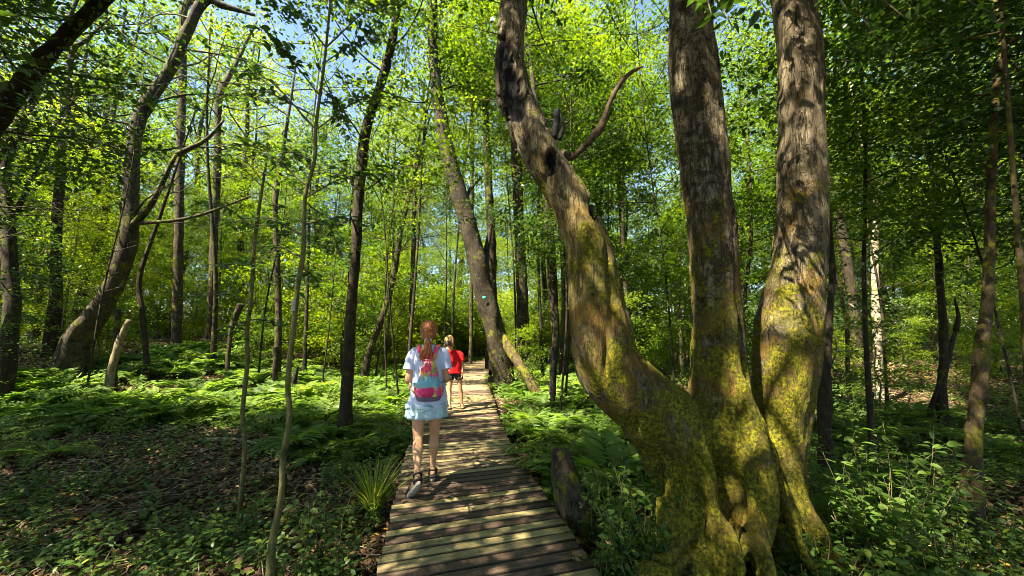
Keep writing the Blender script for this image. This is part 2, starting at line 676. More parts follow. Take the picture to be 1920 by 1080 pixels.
gx, gy = axis_pts(-320, 320, -9, 9, 0.14), axis_pts(-320, 420, 0, 16, 0.14)
GX, GY = np.meshgrid(gx, gy)
GZ = ground(GX, GY)
g = Geo()
nx, ny = len(gx), len(gy)
ii = np.arange(ny - 1)[:, None] * nx + np.arange(nx - 1)[None, :]
g.add(np.stack([GX, GY, GZ], -1).reshape(-1, 3), np.stack([ii, ii + 1, ii + nx + 1, ii + nx], -1).reshape(-1, 4))
m, t, out = nt('forest_soil')
v = mapping(t)
n1 = noise(t, v, 3.0, 8, 0.7)
n2 = noise(t, v, 38.0, 6, 0.75)
c = ramp(t, n2, [(0.3, (0.025, 0.017, 0.01)), (0.5, (0.07, 0.045, 0.026)), (0.72, (0.15, 0.10, 0.06))])
c = mixc(t, step(t, n1, 0.5, 0.62), c, (0.05, 0.06, 0.018))
principled(t, out, c, 0.95, math_(t, 'ADD', n2, n1), 0.05, 1.0, 0.1)
tag(link('ground', new_mesh('ground', g, m)), 'brown forest floor of soil and dead leaves under the trees', 'ground', kind='structure')

# ------------------------------------------------------------------ boardwalk
m, t, out = nt('boardwalk_timber')
a = N_(t, 'ShaderNodeAttribute', attribute_name='rnd')
st_ = N_(t, 'ShaderNodeAttribute', attribute_name='along')
ac = N_(t, 'ShaderNodeAttribute', attribute_name='across')
cb = t.nodes.new('ShaderNodeCombineXYZ')
t.links.new(math_(t, 'MULTIPLY', st_.outputs['Fac'], 1.6), cb.inputs[0])
t.links.new(math_(t, 'MULTIPLY', ac.outputs['Fac'], 34.0), cb.inputs[1])
t.links.new(math_(t, 'MULTIPLY', a.outputs['Fac'], 97.0), cb.inputs[2])
gr = noise(t, cb.outputs[0], 3.0, 6, 0.65, 0.6)
cb2 = t.nodes.new('ShaderNodeCombineXYZ')
t.links.new(st_.outputs['Fac'], cb2.inputs[0])
t.links.new(math_(t, 'MULTIPLY', ac.outputs['Fac'], 2.5), cb2.inputs[1])
t.links.new(math_(t, 'MULTIPLY', a.outputs['Fac'], 40.0), cb2.inputs[2])
v = mapping(t)
bl = noise(t, cb2.outputs[0], 3.2, 6, 0.7, 0.3)
fine = noise(t, v, 60, 3, 0.8)
new = ramp(t, a.outputs['Fac'], [(0.0, (0.070, 0.047, 0.032)), (0.30, (0.15, 0.100, 0.068)), (0.36, (0.22, 0.16, 0.10)), (0.5, (0.29, 0.23, 0.11)), (0.8, (0.34, 0.28, 0.125)), (1.0, (0.33, 0.22, 0.14))], 'LINEAR')
mm = t.nodes.new('ShaderNodeMix'); mm.data_type = 'RGBA'; mm.blend_type = 'MULTIPLY'; mm.inputs[0].default_value = 1.0
t.links.new(new, mm.inputs[6])
t.links.new(ramp(t, gr, [(0.30, (0.30, 0.28, 0.26)), (0.5, (0.95, 0.93, 0.9)), (0.70, (1.35, 1.3, 1.25))]), mm.inputs[7])
col = mixc(t, math_(t, 'MULTIPLY', step(t, bl, 0.53, 0.66), 0.65), mm.outputs[2], (0.055, 0.042, 0.026))
ed = step(t, math_(t, 'ABSOLUTE', ac.outputs['Fac']), 0.034, 0.0455)
col = mixc(t, math_(t, 'MULTIPLY', ed, 0.85), col, (0.018, 0.014, 0.010))
vor = t.nodes.new('ShaderNodeTexVoronoi')                       # knots
vor.inputs['Scale'].default_value = 2.4
mp2 = mapping(t, (1, 3.2, 1))
t.links.new(mp2, vor.inputs['Vector'])
kn = step(t, vor.outputs['Distance'], 0.10, 0.05)
col = mixc(t, math_(t, 'MULTIPLY', kn, 0.75), col, (0.035, 0.024, 0.014))
col = mixc(t, math_(t, 'MULTIPLY', step(t, fine, 0.68, 0.74), 0.35), col, (0.28, 0.24, 0.16))
principled(t, out, col, 0.75, math_(t, 'ADD', gr, math_(t, 'MULTIPLY', fine, 0.4)), 0.004, 0.8, 0.3)
M['deck'] = m
M['bearer'] = simple('bearer_timber', (0.06, 0.045, 0.03), 0.9, 8, 0.4, 0.01)

deck, groov = Geo(), Geo()
dAl, dAc, gAl, gAc = [], [], [], []
seg = np.linalg.norm(np.diff(PATH[:, :2], axis=0), axis=1)
S_ = np.concatenate([[0], np.cumsum(seg)])
PITCHB = 0.106
s = 0.0
k = 0
brnd = random.Random(3)
while s < S_[-1] - 0.2:
    px_, py_, w_ = [np.interp(s, S_, PATH[:, c]) for c in range(3)]
    s1 = min(s + 0.3, S_[-1])
    s0 = max(s - 0.3, 0)
    dx = np.interp(s1, S_, PATH[:, 0]) - np.interp(s0, S_, PATH[:, 0])
    dy = np.interp(s1, S_, PATH[:, 1]) - np.interp(s0, S_, PATH[:, 1])
    ang = math.atan2(dy, dx) - math.pi / 2 + math.radians(np.interp(py_, [0, 3, 7, 12, 18], [3, 5, 7, 4, 0]))
    ang += brnd.gauss(0, 0.004)
    kind = brnd.random()
    old = (k % 4 in (0,) and kind < 0.7) or kind < 0.27
    r = brnd.uniform(0.02, 0.28) if old else brnd.uniform(0.38, 0.98)
    hw = w_ / 2 / math.cos(math.radians(5)) + brnd.uniform(-0.012, 0.012)
    zt = brnd.gauss(0, 0.0012) - (0.003 if old else 0)
    bw = PITCHB - 0.015
    ridged = old and kind < 0.6
    nxs = 9
    prof = []
    if ridged:
        nr = 8
        for q in range(nr):
            a0 = -bw / 2 + bw * q / nr
            prof += [(a0, -0.004), (a0 + bw / nr * 0.25, 0), (a0 + bw / nr * 0.75, 0)]
        prof += [(bw / 2, -0.004)]
    else:
        prof = [(-bw / 2, -0.006), (-bw / 2 + 0.004, -0.001), (-bw / 4, 0), (bw / 4, 0), (bw / 2 - 0.004, -0.001), (bw / 2, -0.006)]
    prof = [(-bw / 2, -0.034)] + prof + [(bw / 2, -0.034)]
    prof = np.array(prof)
    xs = np.linspace(-hw, hw, nxs)
    npf = len(prof)
    warp = brnd.uniform(-0.002, 0.002)
    VV = np.zeros((nxs, npf, 3))
    VV[:, :, 0] = xs[:, None]
    VV[:, :, 1] = prof[None, :, 0]
    VV[:, :, 2] = prof[None, :, 1] + zt + warp * (xs[:, None] / hw) ** 2
    loc = VV.reshape(-1, 3)
    ca, sa = math.cos(ang), math.sin(ang)
    W = np.stack([px_ + loc[:, 0] * ca - loc[:, 1] * sa, py_ + loc[:, 0] * sa + loc[:, 1] * ca, loc[:, 2]], -1)
    ia = np.arange(nxs - 1)[:, None] * npf + np.arange(npf)[None, :]
    ib = np.arange(nxs - 1)[:, None] * npf + (np.arange(npf)[None, :] + 1) % npf
    Fq = np.stack([ia, ib, ib + npf, ia + npf], -1).reshape(-1, 4)[:, ::-1]
    Fe = [Fq, np.arange(npf)[None, :], (np.arange(npf) + (nxs - 1) * npf)[None, ::-1]]
    G_, A1, A2 = (groov, gAl, gAc) if ridged else (deck, dAl, dAc)
    G_.add(W, Fe, r)
    A1.append(loc[:, 0] + k * 3.1)
    A2.append(loc[:, 1])
    s += PITCHB
    k += 1
walk = thing('boardwalk', (CL[1][0], CL[1][1], 0), 'narrow wooden boardwalk of greenish and dark weathered planks winding through the forest', 'boardwalk')
walk['kind'] = 'structure'
part('deck', deck, M['deck'], walk, False, {'along': np.concatenate(dAl), 'across': np.concatenate(dAc)})
o = part('ribbed_planks', groov, M['deck'], walk, False, {'along': np.concatenate(gAl), 'across': np.concatenate(gAc)})
o['label'] = 'dark anti-slip planks with fine grooves'
for side in (-0.42, 0.42):
    g = Geo()
    P = PATH[::14]
    d = np.gradient(P[:, :2], axis=0)
    d /= np.linalg.norm(d, axis=1)[:, None]
    c_ = P[:, :2] + np.stack([-d[:, 1], d[:, 0]], -1) * side * P[:, 2:3] * 1.0
    nrm = np.stack([-d[:, 1], d[:, 0]], -1) * 0.025
    V = np.stack([np.column_stack([c_ + sg * nrm, np.full(len(P), z)]) for sg, z in ((1, -0.037), (-1, -0.037), (-1, -0.17), (1, -0.17))], 1)
    i = np.arange(len(P) - 1)[:, None] * 4 + np.arange(4)[None]
    j = np.arange(len(P) - 1)[:, None] * 4 + (np.arange(4)[None] + 1) % 4
    g.add(V.reshape(-1, 3), np.stack([i, j, j + 4, i + 4], -1).reshape(-1, 4))
    part('bearer', g, M['bearer'], walk, False)

# ------------------------------------------------------------------ where sunlight should reach the floor (x, y, radius): canopy leaves there thin out
LIT = [(-4.6, 8.4, 1.7), (-6.9, 8.9, 1.9), (-9.3, 9.5, 1.5), (-6.0, 11.0, 2.4), (-2.8, 7.6, 0.9), (-8.5, 11.5, 2.0), (-3.4, 13.4, 3.0), (-1.5, 16.5, 3.2), (-1.0, 20.5, 3.2), (2.5, 18.5, 2.5), (-5.5, 18.0, 2.5), (-7.5, 14.5, 2.6), (-0.95, 7.5, 1.1), (-1.25, 9.8, 1.3), (-1.4, 13.0, 1.5), (-0.62, 4.9, 0.40), (-0.70, 3.78, 0.13), (-0.3, 4.2, 0.2),
       (0.5, 6.6, 0.7), (0.35, 9.5, 1.3), (3.1, 3.1, 0.65), (1.1, 2.85, 0.4), (1.8, 2.9, 0.6), (2.5, 3.4, 0.6), (3.3, 3.9, 0.65), (4.2, 4.6, 0.6), (1.75, 3.8, 0.4), (6.0, 8.0, 1.5), (9.5, 10, 2.0), (5.0, 12.0, 2.4), (12, 15, 3.0), (7.5, 5.8, 0.8), (3.6, 2.6, 0.4), (9.0, 13.5, 1.6), (1.2, 12, 2.2), (0.8, 5.3, 0.3), (-2.5, 5.5, 0.35), (-5.0, 6.8, 0.5), (-3.6, 5.0, 0.3), (-2.2, 3.6, 0.22), (-3.4, 3.2, 0.25), (-4.6, 4.0, 0.25), (-1.05, 5.9, 0.3), (-1.5, 17, 2.5), (-7.0, 7.6, 0.6), (4.5, 5.5, 0.35), (2.5, 8, 0.8)]
LITA = np.array(LIT)
S3 = np.array(SUN)


def lit_amount(P):
    G = P - S3[None] * (P[:, 2:3] / S3[2])
    d = np.sqrt((G[:, None, 0] - LITA[None, :, 0]) ** 2 + (G[:, None, 1] - LITA[None, :, 1]) ** 2) / LITA[None, :, 2]
    return np.clip(1.35 - d.min(1), 0, 1)


def keep_shade(C, thr=0.3):
    """drop sprays that would shade a place the sun reaches"""
    if len(C) == 0:
        return C
    return C[lit_amount(C) < thr + 0.3 * rng.random(len(C))]


# ------------------------------------------------------------------ trees
def limb_path(p, d, L, bend, n=5, up=0.15):
    pts = [np.array(p, float)]
    d = np.array(d, float)
    d /= np.linalg.norm(d)
    for i in range(n):
        d = d + rng.normal(size=3) * bend + np.array([0, 0, up])
        d /= np.linalg.norm(d)
        pts.append(pts[-1] + d * L / n)
    return np.array(pts)


def make_crown(trunkgeo, axis_pts_, r_base, zlo, R, K, per, size, tpl=L4, rad=0.5, limbs=10, shape=0.5, filt=False, flat=0.22, holes=True):
    """limbs from the trunk axis, sprays round their outer halves; returns leaf Geo"""
    ax = np.asarray(axis_pts_, float)
    zs = ax[:, 2]
    C = []
    ztop = zs[-1]
    for k in range(limbs):
        f = (k + rng.random()) / limbs
        z = zlo + (ztop - zlo) * f * 0.96
        p = np.array([np.interp(z, zs, ax[:, c]) for c in range(3)])
        a = k * 2.4 + rng.uniform(-0.6, 0.6)
        Rk = R * (math.sin(math.pi * min(1, (0.18 + 0.82 * (1 - f)) ** shape * 0.92)) * 0.55 + 0.5) * rng.uniform(0.7, 1.1)
        d = np.array([math.cos(a), math.sin(a), rng.uniform(0.0, 0.6)])
        pts = spline(limb_path(p, d, Rk, 0.18, 5, 0.04), 9)
        tube(trunkgeo, pts, np.linspace(r_base, r_base * 0.2, 9), 4, False)
        nk = max(1, int(K / limbs))
        ts = rng.uniform(0.25, 1.08, nk)
        cen = np.stack([np.interp(np.minimum(ts, 1) * 8, np.arange(9), pts[:, c]) for c in range(3)], -1)
        o_ = rng.normal(size=(nk, 3)) * np.array([0.17, 0.17, 0.09]) * R
        cc = cen + o_
        for q in range(0, nk, 2):
            tube(trunkgeo, np.array([cen[q], (cen[q] + cc[q]) / 2 + [0, 0, 0.04], cc[q]]), [r_base * 0.25, r_base * 0.18, r_base * 0.1], 3, False)
        C.append(cc)
    C = np.concatenate(C)
    if holes:
        C = C[fbm(C * 0.9, 2, int(rng.integers(99))) > -0.45]
    if filt:
        C = keep_shade(C)
    lg = Geo()
    sprays(lg, C, per, rad, size, tpl, flat=flat)
    return lg


def wide(x):
    """a round stem far off the lens axis draws wider than it is"""
    return 1 / math.sqrt(1 + ((x - 960) / F_PX) ** 2)


def named_tree(px_pts, Y, label, name='tree', cat='tree', mat='bark_dark', leafm='leaf', top=None, crown=None, ns=14, rough=0.16, group=None, root=True, nseg=None, flare=0.5, dY=0.0, crown_kw=None, filt=True, base_fix=True, extra_branches=()):
    """px_pts rows: photo x, y and width in pixels from the foot up. top: (height, lean x, lean y) continued above the frame"""
    P, R = [], []
    for i, (x, y, w) in enumerate(px_pts):
        yy = Y + dY * i
        p = at(x, y, yy)
        P.append(p)
        R.append(w / 2 / F_PX * yy * wide(x))
    P = [np.array(p) for p in P]
    if base_fix:
        g0 = gz(P[0][0], P[0][1])
        if P[0][2] > g0 - 0.05:
            d = P[0] - P[1]
            P.insert(0, np.array([P[0][0] + d[0] * 0.2, P[0][1], g0 - 0.12]))
            R.insert(0, R[0] * 1.05)
        else:
            P[0][2] = g0 - 0.12
    if top:
        H, lx, ly = top
        n_ = 3
        last, rl = P[-1], R[-1]
        for q in range(1, n_ + 1):
            f = q / n_
            P.append(np.array([last[0] + lx * f, last[1] + ly * f, last[2] + (H - last[2]) * f]))
            R.append(rl * (1 - 0.7 * f))
    PR = np.column_stack([np.array(P), np.array(R)])
    nseg = nseg or (len(P) - 1) * 8
    Q = spline(PR, nseg)
    base = np.array([P[0][0], P[0][1], gz(P[0][0], P[0][1])])
    rt = thing(name, base, label, cat, group)
    g = Geo()
    sd = int(rng.integers(1000))
    rmax = Q[:, 3].max()
    tube(g, Q[:, :3], np.maximum(Q[:, 3], 0.006), ns, True, rough, 1.2 / max(rmax, 0.05), sd, 0.5, flare)
    for (x0, y0, x1, y1, w0, yo) in extra_branches:          # branch from pixel to pixel
        a_, b_ = at(x0, y0, Y), at(x1, y1, Y + yo)
        mid = (a_ + b_) / 2 + rng.normal(size=3) * 0.06 * np.linalg.norm(b_ - a_)
        r0 = w0 / 2 / F_PX * Y
        bg_ = Geo()
        tube(bg_, spline([a_, mid, b_], 14), np.linspace(r0, r0 * 0.4, 14), 7, True, 0.15, 8, sd)
        part('branch', bg_, M[mat], rt)
    if crown:
        zlo, Rr, K, per, size = crown
        kw = dict(limbs=10, filt=filt)
        if crown_kw:
            kw.update(crown_kw)
        lg = make_crown(g, Q[:, :3], max(0.012, Q[-1, 3]), zlo, Rr, K, per, size, **kw)
        part('trunk', g, M[mat], rt)
        if lg.n:
            part('crown', lg, M[leafm], rt, False)
    else:
        part('trunk', g, M[mat], rt)
    return rt


# --- the great mossy multi-stemmed tree beside the boardwalk
def bigtree():
    D = 2.75

    def col_(rows, dd=0.0):
        return np.array([[*at(x, y, D + dy), w / 2 / F_PX * (D + dy) * wide(x) * 0.93] for x, y, w, dy in rows])
    A = col_([(1330, 960, 190, 0.0), (1290, 850, 205, -0.02), (1216, 768, 150, -0.05), (1148, 692, 134, -0.08), (1128, 610, 122, -0.1), (1118, 540, 104, -0.1), (1106, 470, 92, -0.1), (1079, 400, 82, -0.08),
              (1050, 345, 76, -0.06), (1020, 300, 76, -0.05), (990, 245, 78, 0.0), (965, 185, 78, 0.05), (954, 120, 74, 0.08), (957, 70, 60, 0.1), (964, 10, 54, 0.15), (967, -80, 48, 0.2)])
    B = col_([(1350, 1010, 190, 0.0), (1345, 900, 185, 0.0), (1352, 780, 150, 0.02), (1350, 700, 128, 0.05), (1347, 600, 114, 0.08), (1338, 500, 103, 0.1), (1329, 400, 101, 0.1), (1317, 300, 104, 0.1), (1305, 200, 108, 0.12),
              (1293, 80, 105, 0.14), (1280, -60, 96, 0.18)])
    C = col_([(1452, 1010, 120, 0.22), (1456, 900, 98, 0.18), (1463, 800, 116, 0.16), (1470, 700, 136, 0.16), (1479, 600, 148, 0.18), (1497, 500, 120, 0.2), (1502, 400, 110, 0.2), (1505, 250, 104, 0.2),
              (1500, 120, 98, 0.22), (1488, 0, 92, 0.25), (1478, -90, 88, 0.3)])
    for T, tp in ((A, (-0.6, 0.5, 8.0)), (B, (-0.7, 0.6, 10.5)), (C, (0.6, 0.5, 10.0))):
        pass
    g = Geo()
    tops = []
    for T, (lx, ly, H) in ((A, (-0.5, 0.7, 8.5)), (B, (-0.9, 0.8, 11.0)), (C, (0.9, 0.6, 10.5))):
        last = T[-1]
        ext = [[last[0] + lx * f, last[1] + ly * f, last[2] + (H - last[2]) * f, last[3] * (1 - 0.6 * f)] for f in (0.33, 0.66, 1.0)]
        T2 = np.vstack([T, ext])
        Q = spline(T2, len(T2) * 12)
        tube(g, Q[:, :3], Q[:, 3], 40, True)
        tops.append(Q)
    # buttress roots: (pixel track, widths)
    roots = [[(1290, 860, 110, -0.12), (1275, 950, 92, -0.16), (1290, 1040, 80, -0.2), (1270, 1120, 60, -0.25)],
             [(1370, 690, 90, 0.02), (1385, 780, 100, -0.12), (1395, 880, 98, -0.25), (1410, 980, 78, -0.33), (1430, 1060, 66, -0.42), (1455, 1140, 50, -0.5)],
             [(1385, 740, 60, 0.06), (1415, 820, 64, -0.04), (1440, 900, 68, -0.12), (1478, 990, 60, -0.2), (1520, 1060, 48, -0.25), (1570, 1110, 36, -0.3)],
             [(1350, 930, 90, -0.2), (1345, 1020, 66, -0.34), (1330, 1090, 54, -0.44)],
             [(1470, 870, 80, 0.1), (1490, 960, 70, 0.06), (1535, 1030, 50, 0.02), (1590, 1080, 36, 0.0)],
             [(1355, 760, 70, -0.16), (1335, 870, 58, -0.22), (1325, 960, 54, -0.3), (1318, 1040, 44, -0.32)],
             [(1380, 990, 70, -0.35), (1388, 1050, 60, -0.5), (1380, 1110, 46, -0.55)],
             [(1300, 1000, 60, -0.25), (1260, 1060, 40, -0.35), (1200, 1110, 26, -0.4)]]
    for rows in roots:
        T = col_(rows)
        T = np.vstack([T, [T[-1][0] + (T[-1][0] - T[-2][0]) * 0.5, T[-1][1] - 0.1, gz(T[-1][0], T[-1][1]) - 0.25, T[-1][3] * 0.6]])
        Q = spline(T, 40)
        tube(g, Q[:, :3], Q[:, 3], 20, True)
    for (bx, by, bz) in ((0.6, 0.45, 0), (-0.3, 0.55, 0), (0.9, 0.1, 0)):   # roots at the back
        p0 = at(1400, 880, D + 0.3)
        T = np.array([[*p0, 0.2], [p0[0] + bx * 0.5, p0[1] + by * 0.5, 0.05, 0.14], [p0[0] + bx, p0[1] + by, gz(p0[0] + bx, p0[1] + by) - 0.08, 0.07]])
        Q = spline(T, 24)
        tube(g, Q[:, :3], Q[:, 3], 16, True)
    V, Fs = voxel_union(g, 0.014, 4)
    Nn = vert_normals(V, Fs)
    d = 0.020 * fbm(V * np.array([4, 4, 1.2]), 3, 5) + 0.009 * fbm(V * np.array([16, 16, 5]), 3, 8) - 0.012 * np.exp(-(fbm(V * np.array([7, 7, 1.0]) + 9, 2, 31) / 0.12) ** 2)
    low = sm(1.6, 0.0, V[:, 2])
    d = d + 0.045 * low * fbm(V * np.array([5, 5, 1.1]), 2, 21) - 0.05 * low * np.exp(-(fbm(V * np.array([3.2, 3.2, 0.5]) + 4, 2, 41) / 0.13) ** 2)
    # the charred hollow on the leaning stem: pushed in and painted black (burnt wood)
    char = np.zeros(len(V))
    for x, y, rx, ry in ((928, 85, 13, 38), (926, 135, 12, 40), (938, 105, 15, 34), (945, 150, 20, 40), (958, 195, 22, 40), (968, 222, 16, 20), (1030, 322, 9, 22), (1042, 222, 9, 20), (1107, 412, 8, 16), (938, 75, 8, 20), (1104, 395, 4, 26)):
        c0 = at(x, y, D)
        sx, sz = 1.35 * rx / F_PX * D, 1.15 * ry / F_PX * D
        e = ((V[:, 0] - c0[0]) / sx) ** 2 + ((V[:, 2] - c0[2]) / sz) ** 2
        front = (Nn[:, 1] < 0.35)
        char = np.maximum(char, sm(1.35, 0.8, e + 0.75 * fbm(V * np.array([30, 30, 12]), 3, 4)) * front)
    d = d - char * (0.050 + 0.012 * fbm(V * np.array([50, 50, 12]), 2, 14))
    for x, y, rx, ry, dep in ((1238, 890, 36, 48, 0.16), (1348, 900, 13, 95, 0.13), (1322, 800, 8, 60, 0.05), (1386, 800, 7, 90, 0.05), (1452, 905, 9, 110, 0.10), (1424, 700, 9, 90, 0.08), (1300, 960, 8, 60, 0.06), (1140, 560, 6, 70, 0.035), (1128, 660, 5, 50, 0.03)):   # hollow and clefts at the foot
        c0 = at(x, y, D - 0.2)
        e = ((V[:, 0] - c0[0]) / (rx / F_PX * D)) ** 2 + ((V[:, 2] - c0[2]) / (ry / F_PX * D)) ** 2
        d = d - dep * np.exp(-e) * (Nn[:, 1] < 0.4)
    V = V + Nn * d[:, None]
    cbare = at(1110, 480, D)
    bare = sm(0.9, 0.25, np.abs(V[:, 2] - cbare[2] + 0.1)) * sm(0.5, 0.2, np.abs(V[:, 0] - cbare[0])) * (V[:, 0] < at(1200, 500, D)[0])
    upper = sm(2.0, 3.2, V[:, 2])
    G = Geo()
    G.add(V, Fs, 0.5)
    stemid = np.where(V[:, 0] > at(1418, 400, D)[0], 1.0, 0.0)
    mid = ((V[:, 0] > at(1225, 400, D)[0]) & (V[:, 0] < at(1418, 400, D)[0])).astype(float)

    m, t, out = nt('great_tree_bark')
    A_ = {k: N_(t, 'ShaderNodeAttribute', attribute_name=k).outputs['Fac'] for k in ('char', 'bare', 'stemid', 'midstem')}
    v = mapping(t, (1, 1, 0.3))
    vi = mapping(t, (1, 1, 1))
    vh = mapping(t, (1, 1, 2.2))
    n1 = noise(t, v, 17, 10, 0.78, 0.5)
    n3 = noise(t, vi, 42, 6, 0.8)
    nL = noise(t, vi, 2.2, 6, 0.65, 0.5)
    nM = noise(t, vi, 7.0, 8, 0.72, 0.7)
    vo = t.nodes.new('ShaderNodeTexVoronoi')
    vo.feature = 'DISTANCE_TO_EDGE'
    vo.inputs['Scale'].default_value = 16
    wob = t.nodes.new('ShaderNodeMix'); wob.data_type = 'RGBA'; wob.blend_type = 'ADD'; wob.inputs[0].default_value = 0.09
    t.links.new(v, wob.inputs[6]); 
    nn = t.nodes.new('ShaderNodeTexNoise'); nn.inputs['Scale'].default_value = 6; t.links.new(vi, nn.inputs['Vector'])
    t.links.new(nn.outputs[1], wob.inputs[7])
    t.links.new(wob.outputs[2], vo.inputs['Vector'])
    crack = step(t, vo.outputs['Distance'], 0.03, 0.0)
    crackm = math_(t, 'MULTIPLY', crack, math_(t, 'MULTIPLY', step(t, nL, 0.44, 0.6), math_(t, 'ADD', math_(t, 'MULTIPLY', A_['stemid'], 0.75), 0.12)))
    vf = mapping(t, (1, 1, 0.16))
    nF = noise(t, vf, 15, 6, 0.6, 0.8)
    fiss = step(t, math_(t, 'ABSOLUTE', math_(t, 'SUBTRACT', nF, 0.5)), 0.030, 0.004)
    grey = ramp(t, n1, [(0.36, (0.05, 0.036, 0.02)), (0.5, (0.19, 0.145, 0.085)), (0.66, (0.40, 0.32, 0.20))])
    tan = ramp(t, n1, [(0.36, (0.045, 0.030, 0.010)), (0.5, (0.20, 0.145, 0.05)), (0.68, (0.38, 0.30, 0.13))])
    darkb = ramp(t, n1, [(0.38, (0.018, 0.013, 0.006)), (0.62, (0.10, 0.075, 0.036))])
    col = mixc(t, A_['bare'], grey, tan)
    col = mixc(t, math_(t, 'MULTIPLY', A_['midstem'], step(t, nM, 0.46, 0.54)), col, darkb)
    col = mixc(t, math_(t, 'MULTIPLY', step(t, nL, 0.55, 0.68), 0.6), col, (0.06, 0.042, 0.022))
    spots = step(t, noise(t, vi, 15, 9, 0.85, 1.0), 0.56, 0.60)
    col = mixc(t, math_(t, 'MULTIPLY', spots, 0.7), col, (0.33, 0.31, 0.21))
    col = mixc(t, math_(t, 'MULTIPLY', crackm, 0.85), col, (0.03, 0.022, 0.014))
    sx = t.nodes.new('ShaderNodeSeparateXYZ')
    tc = t.nodes.new('ShaderNodeTexCoord')
    t.links.new(tc.outputs['Object'], sx.inputs[0])
    col = mixc(t, math_(t, 'MULTIPLY', fiss, 0.75), col, (0.035, 0.025, 0.014))
    hz = t.nodes.new('ShaderNodeMapRange')
    hz.inputs[1].default_value = 0.3
    hz.inputs[2].default_value = 3.8
    hz.inputs[3].default_value = 0.17
    hz.inputs[4].default_value = -0.10
    t.links.new(sx.outputs[2], hz.inputs[0])
    mo = math_(t, 'ADD', noise(t, vi, 3.1, 9, 0.78, 0.6), hz.outputs[0])
    mfac = math_(t, 'MULTIPLY', step(t, mo, 0.52, 0.60), ramp(t, nL, [(0.38, (0.40, 0.40, 0.40)), (0.50, (1, 1, 1))]))
    mcol = ramp(t, n3, [(0.36, (0.018, 0.022, 0.002)), (0.48, (0.13, 0.13, 0.006)), (0.62, (0.42, 0.38, 0.015))])
    # rust-brown stains low on the trunk
    rust = step(t, math_(t, 'ADD', noise(t, vi, 4.3, 6, 0.7, 0.4), hz.outputs[0]), 0.50, 0.62)
    col = mixc(t, math_(t, 'MULTIPLY', rust, 0.75), col, ramp(t, nM, [(0.35, (0.08, 0.045, 0.009)), (0.7, (0.34, 0.20, 0.03))]))
    col = mixc(t, math_(t, 'MULTIPLY', mfac, 0.92), col, mcol)
    col = mixc(t, A_['char'], col, ramp(t, nM, [(0.4, (0.003, 0.003, 0.004)), (0.75, (0.012, 0.011, 0.013))]))
    h = math_(t, 'ADD', math_(t, 'MULTIPLY', n1, 0.9), math_(t, 'MULTIPLY', n3, 0.35))
    h = math_(t, 'SUBTRACT', h, math_(t, 'MULTIPLY', crackm, 0.5))
    h = math_(t, 'SUBTRACT', h, math_(t, 'MULTIPLY', fiss, 0.45))
    h = math_(t, 'ADD', h, math_(t, 'MULTIPLY', math_(t, 'MULTIPLY', n3, mfac), 0.5))
    principled(t, out, col, 0.85, h, 0.05, 1.0, 0.2)
    p0 = at(1400, 1030, D)
    base = (p0[0], p0[1], gz(p0[0], p0[1]))
    rt = thing('forest_tree', base, 'huge mossy tree with three thick stems, the left one leaning and charred, beside the boardwalk', 'tree')
    part('trunk', G, m, rt, True, {'char': char, 'bare': bare, 'stemid': stemid, 'midstem': mid})
    # dead branch
    b = Geo()
    T = np.array([[*at(x, y, D - 0.05 + dy), w / 2 / F_PX * D] for x, y, w, dy in ((1055, 292, 22, 0.1), (1075, 293, 14, 0), (1100, 270, 12, -0.05), (1117, 250, 16, -0.05), (1128, 238, 15, -0.06), (1136, 212, 10, -0.05), (1150, 178, 9, -0.05), (1168, 150, 8, -0.02), (1186, 134, 7, 0), (1206, 124, 3, 0))])
    Q = spline(T, 60)
    tube(b, Q[:, :3], Q[:, 3], 12, True, 0.22, 20, 4)
    o = part('branch', b, bark_mat('dead_branch', (0.035, 0.022, 0.014), (0.13, 0.085, 0.05), 0.0, 0.2, 3.0), rt)
    o['label'] = 'bare curved dead branch'
    b = Geo()
    for rows in (((1040, 260, 13), (1043, 230, 12), (1045, 206, 9)), ((1048, 262, 9), (1056, 238, 7), (1050, 214, 3))):
        Q = spline([[*at(x, y, D - 0.10), w / 2 / F_PX * D] for x, y, w in rows], 14)
        tube(b, Q[:, :3], Q[:, 3], 9, True, 0.3, 30, 6)
    o = part('snag', b, simple('burnt_snag', (0.012, 0.011, 0.012), 0.8, 20, 0.6, 0.02), rt)
    o['label'] = 'charred broken stub'
    # crowns high above
    for Q, n_ in zip(tops, (5.2, 6.0, 6.0)):
        tg = Geo()
        lg = make_crown(tg, Q[:, :3], 0.045, n_, 3.2, 170, 60, 0.10, limbs=12, filt=True)
        part('limbs', tg, M['bark_mid'], rt)
        part('crown', lg, M['leaf_dark'], rt, False)
    # low leafy shoots hanging in front of the stems at the top of the picture
    for (x0, y0, x1, y1, Y0, Y1, n_) in ((1290, -60, 1375, 55, 2.7, 1.75, 34), (1290, -90, 1335, 30, 2.7, 1.7, 22), (1478, -80, 1590, 20, 2.9, 1.8, 26), (1478, -90, 1700, 35, 2.9, 1.7, 30), (1478, -110, 1780, 10, 2.9, 1.9, 40), (1478, -120, 1870, 30, 2.9, 2.1, 40), (1290, -110, 1440, 20, 2.7, 1.9, 26), (1478, -120, 1650, 80, 3.0, 2.6, 50), (1478, -130, 1800, 90, 3.1, 2.9, 60)):
        a_, b_ = at(x0, y0, Y0), at(x1, y1, Y1)
        tg, lg = Geo(), Geo()
        mid_ = (a_ + b_) / 2 + np.array([0, 0, 0.12])
        P = spline([a_, mid_, b_], 20)
        tube(tg, P, np.linspace(0.012, 0.003, 20), 5, False)
        tt = rng.uniform(6, 19, n_)
        C = np.stack([np.interp(tt, np.arange(20), P[:, c]) for c in range(3)], -1)
